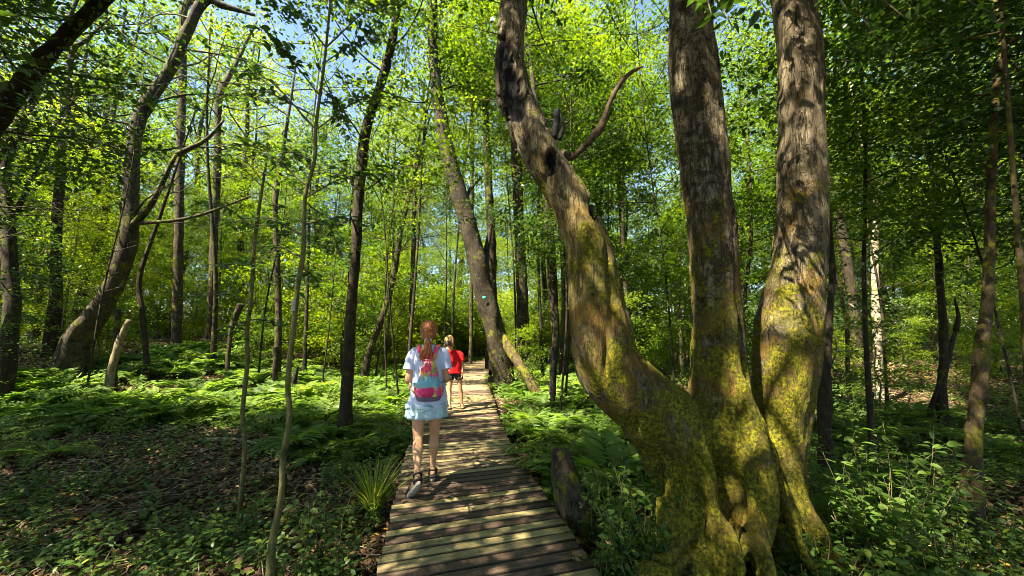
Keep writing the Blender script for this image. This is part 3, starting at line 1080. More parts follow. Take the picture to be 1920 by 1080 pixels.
        off = rng.normal(size=(n_, 3)) * np.array([0.06, 0.06, 0.035]) 
        Dd = off / (np.linalg.norm(off, axis=1)[:, None] + 1e-6) * 1.0 + rng.normal(size=(n_, 3)) * 0.35 + np.array([0, 0, -0.35])
        leaves(lg, C + off * 0.7, Dd, rand_dir(n_, 1.6, 0.8), rng.uniform(0.055, 0.095, n_), L9)
        part('shoot', tg, M['twig'], rt)
        part('shoot_leaves', lg, M['leaf_dark'], rt, False)
    return rt


bigtree()

# --- single trees one can point to
NT = named_tree
lean = NT([(950, 722, 36), (936, 660, 38), (922, 600, 37), (905, 540, 38), (888, 460, 38), (868, 390, 34), (848, 320, 30), (830, 240, 26), (818, 160, 24), (812, 80, 22), (810, 0, 20)], 10.6,
   'tall leaning tree with dappled pale bark beside the boardwalk bend, small green tag on it', mat='bark_lean', top=(14.5, -0.6, 1.0), crown=(8.5, 3.4, 170, 60, 0.12), ns=22, flare=0.12, extra_branches=[(868, 395, 905, 330, 10, 0.3), (900, 525, 925, 400, 16, 0.3)])
g = Geo()
T = np.array([[*at(x, y, 10.1 + d), w / 2 / F_PX * 10.1] for x, y, w, d in ((1030, 775, 12, -0.4), (1018, 752, 16, -0.3), (1000, 725, 17, -0.2), (978, 690, 18, 0), (952, 648, 20, 0.35), (938, 622, 16, 0.5))])
Q = spline(T, 50)
tube(g, Q[:, :3], Q[:, 3], 14, True, 0.2, 9, 5)
o = part('buttress_root', g, M['bark_moss'], lean)
o['label'] = 'mossy slanting root'
NT([(645, 818, 24), (650, 740, 22), (655, 640, 20), (660, 560, 19), (668, 460, 19), (672, 380, 20), (680, 290, 22), (690, 230, 20), (710, 170, 18), (730, 100, 17), (744, 20, 16), (750, -60, 15)], 6.0,
   'slender dark curving tree left of the walking woman', top=(9.5, 0.6, 0.6), crown=(3.4, 2.3, 170, 75, 0.085), extra_branches=[(672, 380, 640, 300, 8, 0.3), (668, 460, 655, 400, 6, -0.3)])
NT([(143, 640, 58), (180, 590, 50), (215, 530, 44), (240, 450, 38), (246, 370, 34), (248, 290, 33), (262, 220, 31), (292, 170, 28), (325, 120, 26), (350, 60, 24), (385, 0, 22)], 9.5,
   'thick tree at left that leans out and bends upward in the clearing', mat='bark_mid', top=(10.5, 1.2, 0.3), crown=(4.4, 3.2, 240, 75, 0.09), ns=18, extra_branches=[(242, 430, 330, 290, 15, -0.5), (330, 290, 420, 225, 10, 0.1), (245, 420, 470, 368, 8, -0.6)])
NT([(-120, 420, 66), (-40, 270, 60), (20, 190, 52), (80, 110, 44), (140, 50, 38), (215, -20, 32), (270, -70, 28)], 4.2,
   'dark heavy limb-like trunk slanting across the top left corner', top=(7.5, 1.4, 0.3), crown=(3.4, 2.6, 220, 75, 0.08), ns=16, leafm='leaf_dark', filt=True)
NT([(105, 560, 26), (104, 480, 24), (108, 400, 24), (115, 300, 20), (125, 200, 18), (135, 100, 15)], 11,
   'straight dark slim tree left of the bent tree', top=(12, 0.5, 0.5), crown=(6.0, 2.6, 120, 60, 0.11))
NT([(22, 600, 36), (18, 500, 34), (14, 400, 30), (12, 300, 28)], 8,
   'dark straight trunk at the far left edge behind ferns', top=(10, 0.5, 0.5), crown=(3.6, 2.4, 120, 60, 0.10), leafm='leaf_dark')
NT([(330, 640, 20), (334, 520, 20), (336, 400, 20), (338, 280, 19), (342, 150, 18), (345, 20, 16)], 13, 'upright grey tree in front of a blue gap of sky', mat='bark_mid', top=(16, 0.5, 1), crown=(9.0, 3.0, 130, 55, 0.13))
NT([(395, 600, 15), (400, 480, 16), (405, 380, 16), (408, 280, 15), (412, 180, 14)], 14, 'slimmer upright tree right of the grey one', mat='bark_mid', top=(15, 0.5, 1), crown=(8.0, 2.8, 120, 55, 0.13))
NT([(983, 694, 26), (980, 600, 22), (977, 500, 21), (973, 420, 20), (970, 340, 19), (965, 240, 17)], 12, 'straight dark tree right of the leaning tagged tree', top=(14, 0, 0.6), crown=(6.5, 2.8, 130, 60, 0.12))
NT([(922, 560, 17), (922, 470, 17), (918, 380, 16), (912, 250, 14), (908, 120, 13), (905, 0, 12)], 15, 'slim trunk directly behind the leaning tagged tree', top=(17, 0, 0.6), crown=(9, 3, 130, 55, 0.13))
NT([(1035, 742, 12), (1038, 690, 13), (1042, 640, 14), (1038, 560, 17), (1033, 480, 19), (1028, 410, 18), (1022, 330, 15)], 9.2, 'dark trunk with a split blackened foot left of the great tree', top=(10.5, -0.5, 0.6), crown=(5.0, 2.4, 120, 60, 0.10))
NT([(1056, 660, 13), (1060, 580, 14), (1062, 500, 14), (1060, 420, 13), (1056, 330, 12)], 13, 'thin dark trunk showing just left of the leaning charred stem', top=(13, 0.2, 0.6), crown=(6.5, 2.6, 130, 60, 0.12))
NT([(884, 520, 7), (885, 300, 8), (886, 200, 8), (887, 100, 8), (886, 0, 8)], 17, 'thin straight pole tree rising behind the leaning tagged tree', mat='bark_mid', flare=0.1, top=(17, 0, 0.6), crown=(11, 2.4, 100, 50, 0.13))
NT([(1652, 780, 22), (1648, 720, 20), (1645, 640, 18), (1642, 560, 17), (1640, 470, 16), (1640, 380, 14)], 9.0, 'sunlit pale broken-barked trunk right of the great tree', mat='bark_pale', top=(9.5, 0, 0.4), crown=(4.6, 2.2, 120, 60, 0.10))
NT([(1775, 812, 26), (1765, 740, 22), (1770, 680, 20), (1768, 600, 18), (1762, 520, 16), (1756, 430, 15), (1752, 330, 13)], 6.6, 'dark forked tree standing right of the pale trunk', top=(8.5, -0.3, 0.4), crown=(3.6, 2.3, 150, 60, 0.09), extra_branches=[(1766, 700, 1792, 620, 14, 0.1), (1792, 620, 1790, 560, 9, 0.1), (1740, 820, 1768, 700, 12, -0.1)], leafm='leaf')
NT([(1812, 1020, 40), (1822, 900, 38), (1826, 820, 34), (1838, 720, 34), (1842, 650, 32), (1852, 560, 27), (1856, 440, 24), (1860, 300, 22), (1868, 160, 19), (1876, 40, 17)], 3.5, 'tall slim tree near the right edge with yellow moss halfway up', mat='bark_moss', top=(7.5, 0.1, 0.5), crown=(3.3, 2.1, 150, 60, 0.08), leafm='leaf_dark', ns=18)
NT([(1545, 905, 30), (1547, 820, 28), (1545, 740, 24), (1550, 660, 18), (1556, 580, 14), (1560, 480, 12)], 4.6, 'slim dark trunk close behind the right stem of the great tree', top=(6.5, 0.4, 0.5), crown=(2.8, 1.8, 110, 60, 0.08), leafm='leaf')
NT([(1945, 1100, 40), (1935, 1000, 34), (1930, 900, 22), (1936, 800, 20)], 2.6, 'trunk bright with yellow moss at the bottom right corner', mat='bark_moss', top=(6, 0.8, 0.3), crown=(3.6, 1.8, 100, 60, 0.08), leafm='leaf_dark')
NT([(1590, 700, 9), (1586, 600, 8), (1560, 480, 7)], 8, 'very thin upright stem behind the great tree on its right', top=(6, 0.2, 0.3), crown=(2.0, 1.6, 90, 60, 0.09))
NT([(1020, 640, 10), (1022, 560, 10), (1018, 480, 9)], 17, 'thin distant trunk between the two dark trunks', top=(13, 0.2, 0.3), crown=(5.5, 2.4, 110, 55, 0.13))
NT([(520, 690, 14), (522, 600, 13), (520, 500, 12), (516, 380, 11)], 12, 'thin upright tree beyond the sunlit clearing', mat='bark_mid', top=(11, 0.2, 0.3), crown=(4.4, 2.2, 120, 60, 0.11))
NT([(275, 680, 13), (268, 590, 12), (262, 520, 11)], 10, 'dark thin stem behind the sunlit leaning log', top=(8, 0.8, 0.3), crown=(4.2, 2.0, 100, 60, 0.10))
NT([(690, 668, 13), (715, 600, 12), (738, 520, 11), (752, 430, 10)], 12, 'dark leaning sapling left of the woman in the background', top=(9, 0.8, 0.3), crown=(3.6, 2.2, 120, 60, 0.11), leafm='leaf_bright')
NT([(768, 650, 9), (772, 560, 9), (776, 450, 9), (778, 330, 8)], 13, 'straight thin stem behind the head of the woman', top=(11, 0.2, 0.3), crown=(4.2, 2.2, 120, 60, 0.11), leafm='leaf_bright')

# thin saplings in the left foreground
s1 = NT([(505, 1110, 17), (511, 1020, 15), (527, 930, 12), (531, 860, 12), (543, 780, 11), (540, 715, 11), (552, 600, 11), (558, 540, 10), (569, 470, 10), (572, 370, 9), (590, 300, 8), (592, 240, 7), (608, 120, 6), (620, 0, 5)], 2.5,
        'pale slender sapling with large dark leaves in the left foreground', name='sapling', cat='sapling', mat='sapling', ns=10, rough=0.08, flare=0.15, nseg=90)
s2 = NT([(452, 925, 9), (459, 840, 9), (455, 770, 9), (464, 680, 9), (463, 620, 9), (471, 560, 8), (478, 450, 8), (492, 350, 6), (505, 270, 4)], 3.9,
        'thinner sapling just left of the pale slender one', name='sapling', cat='sapling', mat='sapling', ns=8, rough=0.08, flare=0.1, nseg=80)
tg = Geo()
pA, pB = at(552, 583, 2.5), at(553, 562, 2.5)
tube(tg, [pA, pB], [0.0205, 0.0205], 12, False)
o = part('bark_tag', tg, simple('white_tag', (0.30, 0.29, 0.22), 0.7), s1)
o['label'] = 'pale whitish band around the stem'


def leafy_sprays(root, Yd, rows, leafm, size, per, tpl=L9, axisY=None):
    """horizontal leaf sprays: from (x0,y0) to (x1,y1) px, depth change"""
    lg = Geo()
    for (x0, y0, x1, y1, d0, d1) in rows:
        a_, b_ = at(x0, y0, Yd + d0), at(x1, y1, Yd + d1)
        L = np.linalg.norm(b_ - a_)
        P = spline([a_, (a_ + b_) / 2 + np.array([0, 0, 0.10 * L]), b_], 22)
        tg = Geo()
        tube(tg, P, np.linspace(0.007, 0.002, 22), 4, False)
        nn_ = per
        for q in range(4):
            i0 = int(rng.integers(4, 16))
            dirn = (b_ - a_) / L + rng.normal(size=3) * np.array([0.7, 0.7, 0.18])
            pts = spline(limb_path(P[i0], dirn, L * rng.uniform(0.25, 0.55), 0.12, 3, -0.03), 8)
            tube(tg, pts, np.linspace(0.004, 0.0015, 8), 3, False)
            P = np.vstack([P, pts])
        idx = rng.integers(5, len(P), nn_)
        C = P[idx]
        Dd = rng.normal(size=(nn_, 3)) * np.array([1, 1, 0.3]) + (b_ - a_) / L * 0.4 + np.array([0, 0, -0.2])
        leaves(lg, C + rng.normal(size=(nn_, 3)) * 0.02, Dd, rand_dir(nn_, 2.6, 0.7), size * rng.uniform(0.6, 1.2, nn_), tpl)
        part('branch', tg, M['twig'], root)
    part('crown', lg, M[leafm], root, False)


leafy_sprays(s1, 2.5, [(590, 240, 420, 130, 0, 0.5), (590, 245, 740, 180, 0, 0.6), (578, 350, 400, 270, 0, 0.4), (575, 370, 720, 330, 0, -0.2), (567, 440, 420, 420, 0, 0.3), (570, 420, 700, 430, 0, 0.7),
                       (600, 180, 480, 60, 0, -0.3), (605, 120, 720, 70, 0, 0.2), (562, 480, 470, 500, 0, 0.8), (583, 300, 500, 330, 0, 1.0), (600, 160, 660, 260, 0, 0.8), (575, 380, 640, 480, 0, 0.9),
                       (612, 90, 500, 10, 0, 0.5), (610, 90, 760, 10, 0, 0.9), (596, 220, 380, 200, 0, 0.9), (560, 500, 610, 560, 0, 0.5)], 'leaf_sap', 0.062, 75)
leafy_sprays(s2, 3.9, [(470, 540, 380, 500, 0, 0.5), (474, 480, 560, 430, 0, 0.5), (480, 430, 360, 380, 0, 0.3), (492, 350, 400, 300, 0, 0.3), (495, 330, 580, 290, 0, 0.6), (466, 600, 400, 640, 0, -0.3), (468, 570, 350, 560, 0, 0.4), (467, 600, 530, 610, 0, 0.2)], 'leaf_sap', 0.075, 45)

# logs, snags and stumps
def log_(rows, Y, label, name, cat, mat, ns=12, rough=0.25, flare=0.0, base_fix=True, dY=0):
    return NT(rows, Y, label, name=name, cat=cat, mat=mat, ns=ns, rough=rough, flare=flare, base_fix=base_fix, dY=dY, nseg=len(rows) * 10)


log_([(205, 735, 17), (208, 700, 17), (222, 650, 16), (235, 615, 15), (243, 600, 11)], 9.0, 'broken sunlit leaning log standing in the clearing', 'broken_log', 'log', 'bark_snag')
log_([(214, 742, 15), (214, 690, 14), (218, 640, 13), (222, 580, 11)], 9.15, 'dark reddish post-like snag behind the sunlit leaning log', 'dead_snag', 'snag', 'bark_dark')
log_([(432, 630, 9), (440, 600, 12), (452, 570, 14)], 11.5, 'short leaning stump at the back of the clearing', 'leaning_stump', 'stump', 'bark_mid')
log_([(516, 705, 11), (517, 680, 11), (518, 650, 11)], 10.5, 'upright dark post-like stump among the ferns', 'dead_snag', 'snag', 'bark_dark')
burnt = simple('burnt_wood', (0.012, 0.010, 0.009), 0.8, 18, 0.6, 0.02)
M['burnt'] = burnt
log_([(551, 733, 9), (553, 710, 9), (558, 688, 5)], 9.6, 'small blackened stump behind the pale sapling', 'dead_snag', 'snag', 'burnt')
log_([(1645, 842, 12), (1634, 800, 12), (1630, 765, 13), (1634, 735, 11)], 5.4, 'black burnt snag in the undergrowth right of the great tree', 'dead_snag', 'snag', 'burnt')
log_([(1036, 755, 10), (1037, 710, 11), (1038, 650, 12)], 8.6, 'black burnt post standing among the right hand ferns', 'dead_snag', 'snag', 'burnt')
log_([(930, 718, 10), (924, 712, 12), (918, 706, 9)], 11.0, 'small dark stub poking over the boardwalk edge', 'root_stub', 'stump', 'burnt')
# grey root stump next to the deck
g = Geo()
for rows in ([(1052, 842, 36, 0), (1054, 860, 42, 0), (1058, 890, 50, -0.03), (1070, 930, 66, -0.06), (1095, 975, 84, -0.08), (1125, 1030, 80, -0.1)], [(1066, 905, 40, -0.06), (1066, 940, 34, -0.12), (1072, 985, 26, -0.16)], [(1085, 930, 34, 0.05), (1120, 955, 26, 0.1), (1165, 1000, 20, 0.1)]):
    T = np.array([[*at(x, y, 3.5 + d), w * 0.92 / 2 / F_PX * 3.5] for x, y, w, d in rows])
    Q = spline(T, 40)
    tube(g, Q[:, :3], Q[:, 3], 18, True)
V, Fs = voxel_union(g, 0.012, 5)
Nn = vert_normals(V, Fs)
V = V + Nn * (0.012 * fbm(V * np.array([9, 9, 4]), 3, 2) + 0.006 * fbm(V * np.array([40, 40, 12]), 2, 3) - 0.010 * np.exp(-(fbm(V * np.array([9, 9, 1.6]), 2, 8) / 0.12) ** 2))[:, None]
G = Geo(); G.add(V, Fs)
b0 = at(1085, 960, 3.45)
rt = thing('tree_stump', (b0[0], b0[1], gz(b0[0], b0[1])), 'short grey curved stump leaning at the right edge of the boardwalk', 'stump')
part('stump_wood', G, bark_mat('stump_grey', (0.014, 0.010, 0.007), (0.075, 0.058, 0.038), 0.6, 0.4, 2.4), rt)
# sticks on the floor
for i, (x0, y0, x1, y1, w, lab) in enumerate([(375, 818, 490, 824, 6, 'pale fallen stick across the sunlit ferns at left'), (180, 1010, 260, 960, 22, 'short rotten log half buried in leaf litter at lower left'), (285, 925, 370, 912, 11, 'grey fallen branch on the shaded forest floor at left'),
                                              (1560, 742, 1640, 738, 11, 'sunlit fallen log right of the great tree'), (600, 880, 690, 885, 7, 'thin dead branch on the leaf litter left of the grass tuft'), (100, 760, 160, 735, 6, 'dry stick near the sunlit leaning log')]):
    Y0, Y1 = 1204 / (y0 - HOR), 1204 / (y1 - HOR)
    a_, b_ = at(x0, y0, Y0), at(x1, y1, Y1)
    a_[2] = gz(a_[0], a_[1]) + 0.03
    b_[2] = gz(b_[0], b_[1]) + 0.05
    g = Geo()
    r = w / 2 / F_PX * (Y0 + Y1) / 2
    tube(g, spline([a_, (a_ + b_) / 2 + [0, 0.05, 0.03], b_], 16), np.linspace(r, r * 0.6, 16), 8, True, 0.3, 15, i)
    rt = thing('fallen_branch', a_, lab, 'branch')
    part('wood', g, M['bark_pale' if i in (0, 3, 5) else 'bark_mid'], rt)

# small green tag on the leaning tree
g = Geo()
c0 = at(908, 558, 10.25)
box(g, -0.045, 0.045, -0.006, 0.006, -0.03, 0.03)
tg_ = link('trail_marker', new_mesh('trail_marker', g, simple('marker_green', (0.02, 0.42, 0.33), 0.5), False), None, c0)
tag(tg_, 'tiny turquoise tag fixed on the leaning tree trunk', 'trail marker')

# ------------------------------------------------------------------ forest behind: prototypes and copies
def proto(name, label, cat, group, H, r, zlo, R, K, per, size, leafm, barkm, limbs, spray=0.5, bend=0.25, filt=False):
    rt = thing(name, (0, 0, 0), label, cat, group)
    n = 7
    P = [[0, 0, -0.15]]
    lx, ly = rng.normal(size=2) * bend
    for i in range(1, n):
        f = i / (n - 1)
        P.append([lx * f + rng.normal() * bend * 0.25, ly * f + rng.normal() * bend * 0.25, H * f])
    Q = spline(P, 36)
    rr = np.interp(np.linspace(0, 1, 36), [0, 0.04, 0.6, 1], [r * 1.25, r, r * 0.7, r * 0.2])
    g = Geo()
    tube(g, Q, rr, 9, True, 0.12, 1.0 / r * 0.6, int(rng.integers(99)))
    lg = make_crown(g, Q, max(0.012, r * 0.28), zlo, R, K, per, size, limbs=limbs, rad=spray)
    part('trunk', g, M[barkm], rt)
    part('crown', lg, M[leafm], rt, False)
    return rt


US, CT, BU = [], [], []
und_specs = [('leaf_bright', 'bark_mid'), ('leaf', 'bark_dark'), ('leaf', 'bark_mid'), ('leaf_bright', 'twig'), ('leaf_dark', 'bark_dark')]
for i, (lm, bm) in enumerate(und_specs):
    US.append(proto('understory_tree', 'slim small-leaved understory tree in the forest beyond the clearing', 'tree', 'slim understory trees filling the background', 6.5 + i * 0.5, 0.035 + 0.006 * i, 0.8, 1.75, 120, 105, 0.082, lm, bm, 18, 0.40))
for i, (lm, bm) in enumerate([('leaf', 'bark_dark'), ('leaf', 'bark_dark'), ('leaf_bright', 'bark_dark'), ('leaf_dark', 'bark_mid')]):
    CT.append(proto('canopy_tree', 'tall forest tree with high leafy crown in the background', 'tree', 'tall canopy trees in the background', 14 + i * 1.2, 0.11 + 0.025 * i, 6.5, 3.4, 190, 60, 0.13, lm, bm, 16, 0.65, 0.6))
for i, lm in enumerate(['leaf', 'leaf_bright', 'leaf_dark']):
    BU.append(proto('leafy_bush', 'leafy waist-high bush under the background trees', 'bush', 'bushes under the background trees', 1.9 + 0.3 * i, 0.02, 0.2, 0.85, 60, 60, 0.07, lm, 'twig', 12, 0.3, 0.2))


def place(protos, pts, smin, smax, first):
    for (x, y) in pts:
        i = int(rng.integers(len(protos)))
        if not first[i]:
            o = protos[i]; first[i] = True
        else:
            o = copy_tree(protos[i])
        o.location = (x, y, gz(x, y))
        s_ = rng.uniform(smin, smax)
        o.scale = (s_, s_, s_ * rng.uniform(0.9, 1.12))
        o.rotation_euler = (0, 0, rng.uniform(0, 6.28))


def jitter_pts(x0, x1, y0, y1, st, jit=0.42):
    out = []
    for yy in np.arange(y0, y1, st):
        for xx in np.arange(x0, x1, st):
            out.append((xx + rng.uniform(-jit, jit) * st, yy + rng.uniform(-jit, jit) * st))
    return out


def in_clear(x, y):
    """the sunny fern clearing at left and the sight lines kept open"""
    if -9.5 < x < -1.6 and 4 < y < 12.5:
        return True
    if abs(x) < 1.25 * max(y, 0) + 1 and y < 6.5 and x < 1.5:
        return True
    if x >= 1.5 and y < 5.5:
        return True
    return False


def blocks_sun(x, y, zs, thr):
    Q = np.array([[x + ox, y + oy, z] for z in zs for ox, oy in ((0, 0), (1.2, 0), (-1.2, 0), (0, 1.2), (0, -1.2))])
    return lit_amount(Q).max() > thr


fu, fc, fb = [False] * 9, [False] * 9, [False] * 9
pu = [(x, y) for (x, y) in jitter_pts(-34, 34, 6.0, 29, 2.25) if abs(x) < 1.45 * y + 2 and not in_clear(x, y) and path_dist(np.array([x]), np.array([y]))[0] > 1.5 and rng.random() < 0.9 and not (blocks_sun(x, y, (2, 4, 6), 0.55) and rng.random() < 0.85)]
rng.shuffle(pu)
place(US, pu[:298], 0.8, 1.25, fu)
pc = [(x, y) for (x, y) in jitter_pts(-46, 46, 12, 48, 5.0) if abs(x) < 1.5 * y + 4 and path_dist(np.array([x]), np.array([y]))[0] > 2.0 and rng.random() < 0.85 and not (blocks_sun(x, y, (8, 11, 14), 0.5) and rng.random() < 0.85)]
place(CT, pc, 0.8, 1.2, fc)
pb = [(x, y) for (x, y) in jitter_pts(-22, 22, 7, 26, 2.1) if abs(x) < 1.4 * y + 2 and not in_clear(x, y) and path_dist(np.array([x]), np.array([y]))[0] > 1.3 and rng.random() < 0.7]
place(BU, pb[:200], 0.7, 1.3, fb)
pw = [(x, y) for (x, y) in jitter_pts(-9, 6, 15.5, 25, 1.35) if path_dist(np.array([x]), np.array([y]))[0] > 1.3 and (y > 18.5 or x < -3.6 or x > 0.8)]
for (x, y) in pw[:75]:
    o = copy_tree(BU[int(rng.integers(2))])
    o['label'] = 'tall pale green bush thick with leaves where the boardwalk bends out of sight'
    o['group'] = 'bushes closing the view behind the bend'
    o.location = (x, y, gz(x, y))
    s_ = rng.uniform(1.2, 2.1)
    o.scale = (s_ * 1.1, s_ * 1.1, s_)
    o.rotation_euler = (0, 0, rng.uniform(0, 6.28))
print('counts', len(pu), len(pc), len(pb))

# slim leafy trees close round the clearing and the walk, their crowns hanging into the upper picture
near_pts = [(-8.6, 5.0), (-10.5, 6.4), (-3.2, 9.8), (-5.4, 10.8), (-7.6, 11.4), (-1.9, 10.4), (-9.8, 8.8), (-4.4, 12.2), (-12, 8.2), (-2.4, 8.3),
            (4.9, 5.3), (3.0, 7.0), (6.9, 5.2), (4.6, 8.2), (2.0, 8.2), (7.8, 8.0), (1.3, 9.4), (5.8, 10), (0.9, 7.4)]
for i, (x, y) in enumerate(near_pts):
    H = rng.uniform(6.5, 9.0)
    base = np.array([x, y, gz(x, y)])
    le = rng.normal(size=2) * 0.45
    Q = spline([[x, y, base[2] - 0.1], [x + le[0] * 0.2 + rng.normal() * 0.08, y + le[1] * 0.2, H * 0.3], [x + le[0] * 0.6 + rng.normal() * 0.12, y + le[1] * 0.6, H * 0.65], [x + le[0], y + le[1], H]], 34)
    r = rng.uniform(0.018, 0.038)
    g = Geo()
    tube(g, Q, np.linspace(r, r * 0.3, 34), 8, True, 0.12, 9, i, 0.5, 0.2)
    lg = make_crown(g, Q, 0.011, 2.3, 2.1, 160, 95, 0.078, limbs=16, rad=0.38, filt=True, flat=0.18)
    rt = thing('slender_tree', base, 'slender tree with a leafy crown standing close around the clearing and the great tree', 'tree', 'slender trees around the clearing')
    part('trunk', g, M['bark_dark'], rt)
    part('crown', lg, M['leaf' if i % 3 else 'leaf_dark'], rt, False)

for i, (x, y, dx) in enumerate([(-9.6, 4.3, 1.6), (-7.4, 3.0, 1.2), (-11.8, 7.2, 1.8), (-6.2, 2.2, 0.7), (-13.6, 9.2, 1.6), (7.6, 3.6, -0.8), (9.6, 5.6, -1.2), (6.0, 2.6, -0.4)]):
    H = rng.uniform(7.5, 9.5)
    base = np.array([x, y, gz(x, y)])
    Q = spline([[x, y, base[2] - 0.1], [x + dx * 0.2, y + 0.1, H * 0.3], [x + dx * 0.6, y + 0.3, H * 0.65], [x + dx, y + 0.5, H]], 34)
    g = Geo()
    tube(g, Q, np.linspace(0.09, 0.03, 34), 10, True, 0.14, 9, i, 0.5, 0.3)
    lg = make_crown(g, Q, 0.022, 3.0, 2.7, 260, 85, 0.078, tpl=L6, limbs=18, rad=0.45, filt=True, flat=0.18)
    rt = thing('edge_tree', base, 'dark leafy tree at the side whose branches hang into the upper corner of the view', 'tree', 'dark leafy trees at the sides of the view')
    part('trunk', g, M['bark_dark'], rt)
    part('crown', lg, M['leaf_dark'], rt, False)
for i, (x, y) in enumerate([(-3.1, 11.2), (-4.6, 13.6), (-2.3, 14.2), (1.0, 12.2), (3.7, 11.4), (5.8, 13.0), (2.1, 15.0), (-7.2, 13.2), (0.2, 15.8), (-9.6, 12.2)]):
    H = rng.uniform(11.5, 14.5)
    base = np.array([x, y, gz(x, y)])
    le = rng.normal(size=2) * 0.6
    Q = spline([[x, y, base[2] - 0.1], [x + le[0] * 0.2 + rng.normal() * 0.1, y + le[1] * 0.2, H * 0.3], [x + le[0] * 0.6 + rng.normal() * 0.15, y + le[1] * 0.6, H * 0.65], [x + le[0], y + le[1], H]], 34)
    r = rng.uniform(0.05, 0.08)
    g = Geo()
    tube(g, Q, np.linspace(r, r * 0.3, 34), 9, True, 0.14, 9, i, 0.5, 0.3)
    lg = make_crown(g, Q, 0.02, 6.2, 3.0, 210, 85, 0.10, limbs=16, rad=0.55, filt=True, flat=0.18)
    rt = thing('tall_tree', base, 'tall thin dark tree whose high crown closes the gap of sky over the walk', 'tree', 'tall thin trees over the boardwalk')
    part('trunk', g, M['bark_dark'], rt)
    part('crown', lg, M['leaf' if i % 2 else 'leaf_bright'], rt, False)

# canopy over and behind the camera: trees that shade the walk
shade_pts = [(-4.5, -1.5), (-8.5, 1.0), (-1.8, -3.2), (2.6, -2.0), (5.2, 0.8), (-6.0, -5.5), (-0.5, -6.5), (4.5, -6.0), (-11.5, -3.0), (-10.5, 4.5), (-15, 2), (-15.0, 8), (8.5, -2.5), (8.0, 3.5), (12, 6), (-3.2, -9.5), (-12.5, -7.5), (12.5, 0), (-18, -3), (16, 5), (1.5, -10), (-19, 7), (-3.4, -0.6), (0.6, -4.4)]
for i, (x, y) in enumerate(shade_pts):
    H = rng.uniform(9.5, 13.5)
    r = rng.uniform(0.12, 0.22)
    base = np.array([x, y, gz(x, y)])
    lean = rng.normal(size=2) * 0.5
    Q = spline([[x, y, base[2] - 0.1], [x + lean[0] * 0.3, y + lean[1] * 0.3, H * 0.35], [x + lean[0] * 0.6, y + lean[1] * 0.6, H * 0.7], [x + lean[0], y + lean[1], H]], 34)
    g = Geo()
    tube(g, Q, np.linspace(r, r * 0.25, 34), 12, True, 0.15, 4, i, 0.5, 0.4)
    lg = make_crown(g, Q, 0.045, H * 0.45, 3.7, 430 if (x < 0.7 and -5 < y < 2) else 250, 62, 0.115, limbs=20, rad=0.7, filt=True)
    rt = thing('shade_tree', base, 'broad leafy tree whose crown shades the boardwalk from outside the picture', 'tree', 'trees around and behind the viewpoint')
    part('trunk', g, M['bark_mid'], rt)
    part('crown', lg, M['leaf'], rt, False)

# far wood: closes the view
lg = Geo()
n_ = 9500
ang_ = rng.uniform(-1.25, 1.25, n_)
rad_ = rng.uniform(34, 60, n_)
C = np.stack([np.sin(ang_) * rad_, np.cos(ang_) * rad_, rng.uniform(0.5, 27.0, n_)], -1)
C = C[fbm(C * 0.35, 2, 77) > -0.45 + 0.028 * (C[:, 2] - 10)]
sprays(lg, C, 34, 1.5, 0.33, L4)
o = link('far_forest', new_mesh('far_forest', lg, M['leaf'], False))
tag(o, 'distant mass of sunlit green forest foliage closing the view', 'forest', kind='stuff')

# ------------------------------------------------------------------ ferns
def make_fern(n_fr=11, L=0.75, sub=True, label='', group=''):
    rt = thing('fern', (0, 0, 0), label, 'fern', group)
    lg, sg = Geo(), Geo()
    for k in range(n_fr):
        a = k * 2.4 + rng.uniform(-0.3, 0.3)
        Lk = L * rng.uniform(0.75, 1.15)
        out_ = np.array([math.cos(a), math.sin(a), 0])
        el = rng.uniform(0.55, 1.1)
        t_ = np.linspace(0, 1, 24)
        r_ = Lk * (t_ * math.cos(el) + 0.35 * t_ ** 2)
        z_ = Lk * (t_ * math.sin(el) - 0.72 * t_ ** 2.2 * rng.uniform(0.7, 1.1))
        P = out_[None] * r_[:, None] + np.array([0, 0, 1])[None] * z_[:, None]
        tube(sg, P, np.linspace(0.004, 0.001, 24), 3, False)
        side = np.array([-out_[1], out_[0], 0])
        npn = 22
        tt = np.linspace(0.16, 0.98, npn)
        T = np.gradient(P, axis=0)
        T /= np.linalg.norm(T, axis=1)[:, None]
        for sgn in (-1, 1):
            c0 = np.stack([np.interp(tt * 23, np.arange(24), P[:, c]) for c in range(3)], -1)
            tv = np.stack([np.interp(tt * 23, np.arange(24), T[:, c]) for c in range(3)], -1)
            dirn = side[None] * sgn + tv * 0.55
            dirn /= np.linalg.norm(dirn, axis=1)[:, None]
            nrm = np.cross(tv, side[None] * sgn) * sgn
            nrm = nrm * np.sign(nrm[:, 2:3] + 1e-9)
            pl = Lk * 0.30 * np.sin(np.pi * (0.12 + 0.86 * tt)) ** 0.8
            if sub:
                for q in np.linspace(0.1, 0.95, 9):
                    pc_ = c0 + dirn * (pl * q)[:, None] - np.array([0, 0, 1]) * (pl * q * q * 0.18)[:, None]
                    sz = pl * 0.23 * (1.05 - q)
                    for s2_ in (-1, 1):
                        leaves(lg, pc_, tv * s2_ + dirn * 0.35, nrm + rng.normal(size=nrm.shape) * 0.15, sz + 0.004, L4, np.full(npn, rng.random()), 0.9)
            else:
                leaves(lg, c0, dirn, nrm + rng.normal(size=nrm.shape) * 0.15, pl, LN, np.full(npn, rng.random()), 1.3)
    part('frond_stalks', sg, M['sapling'], rt)
    part('fronds', lg, M['fern'], rt, False)
    return rt


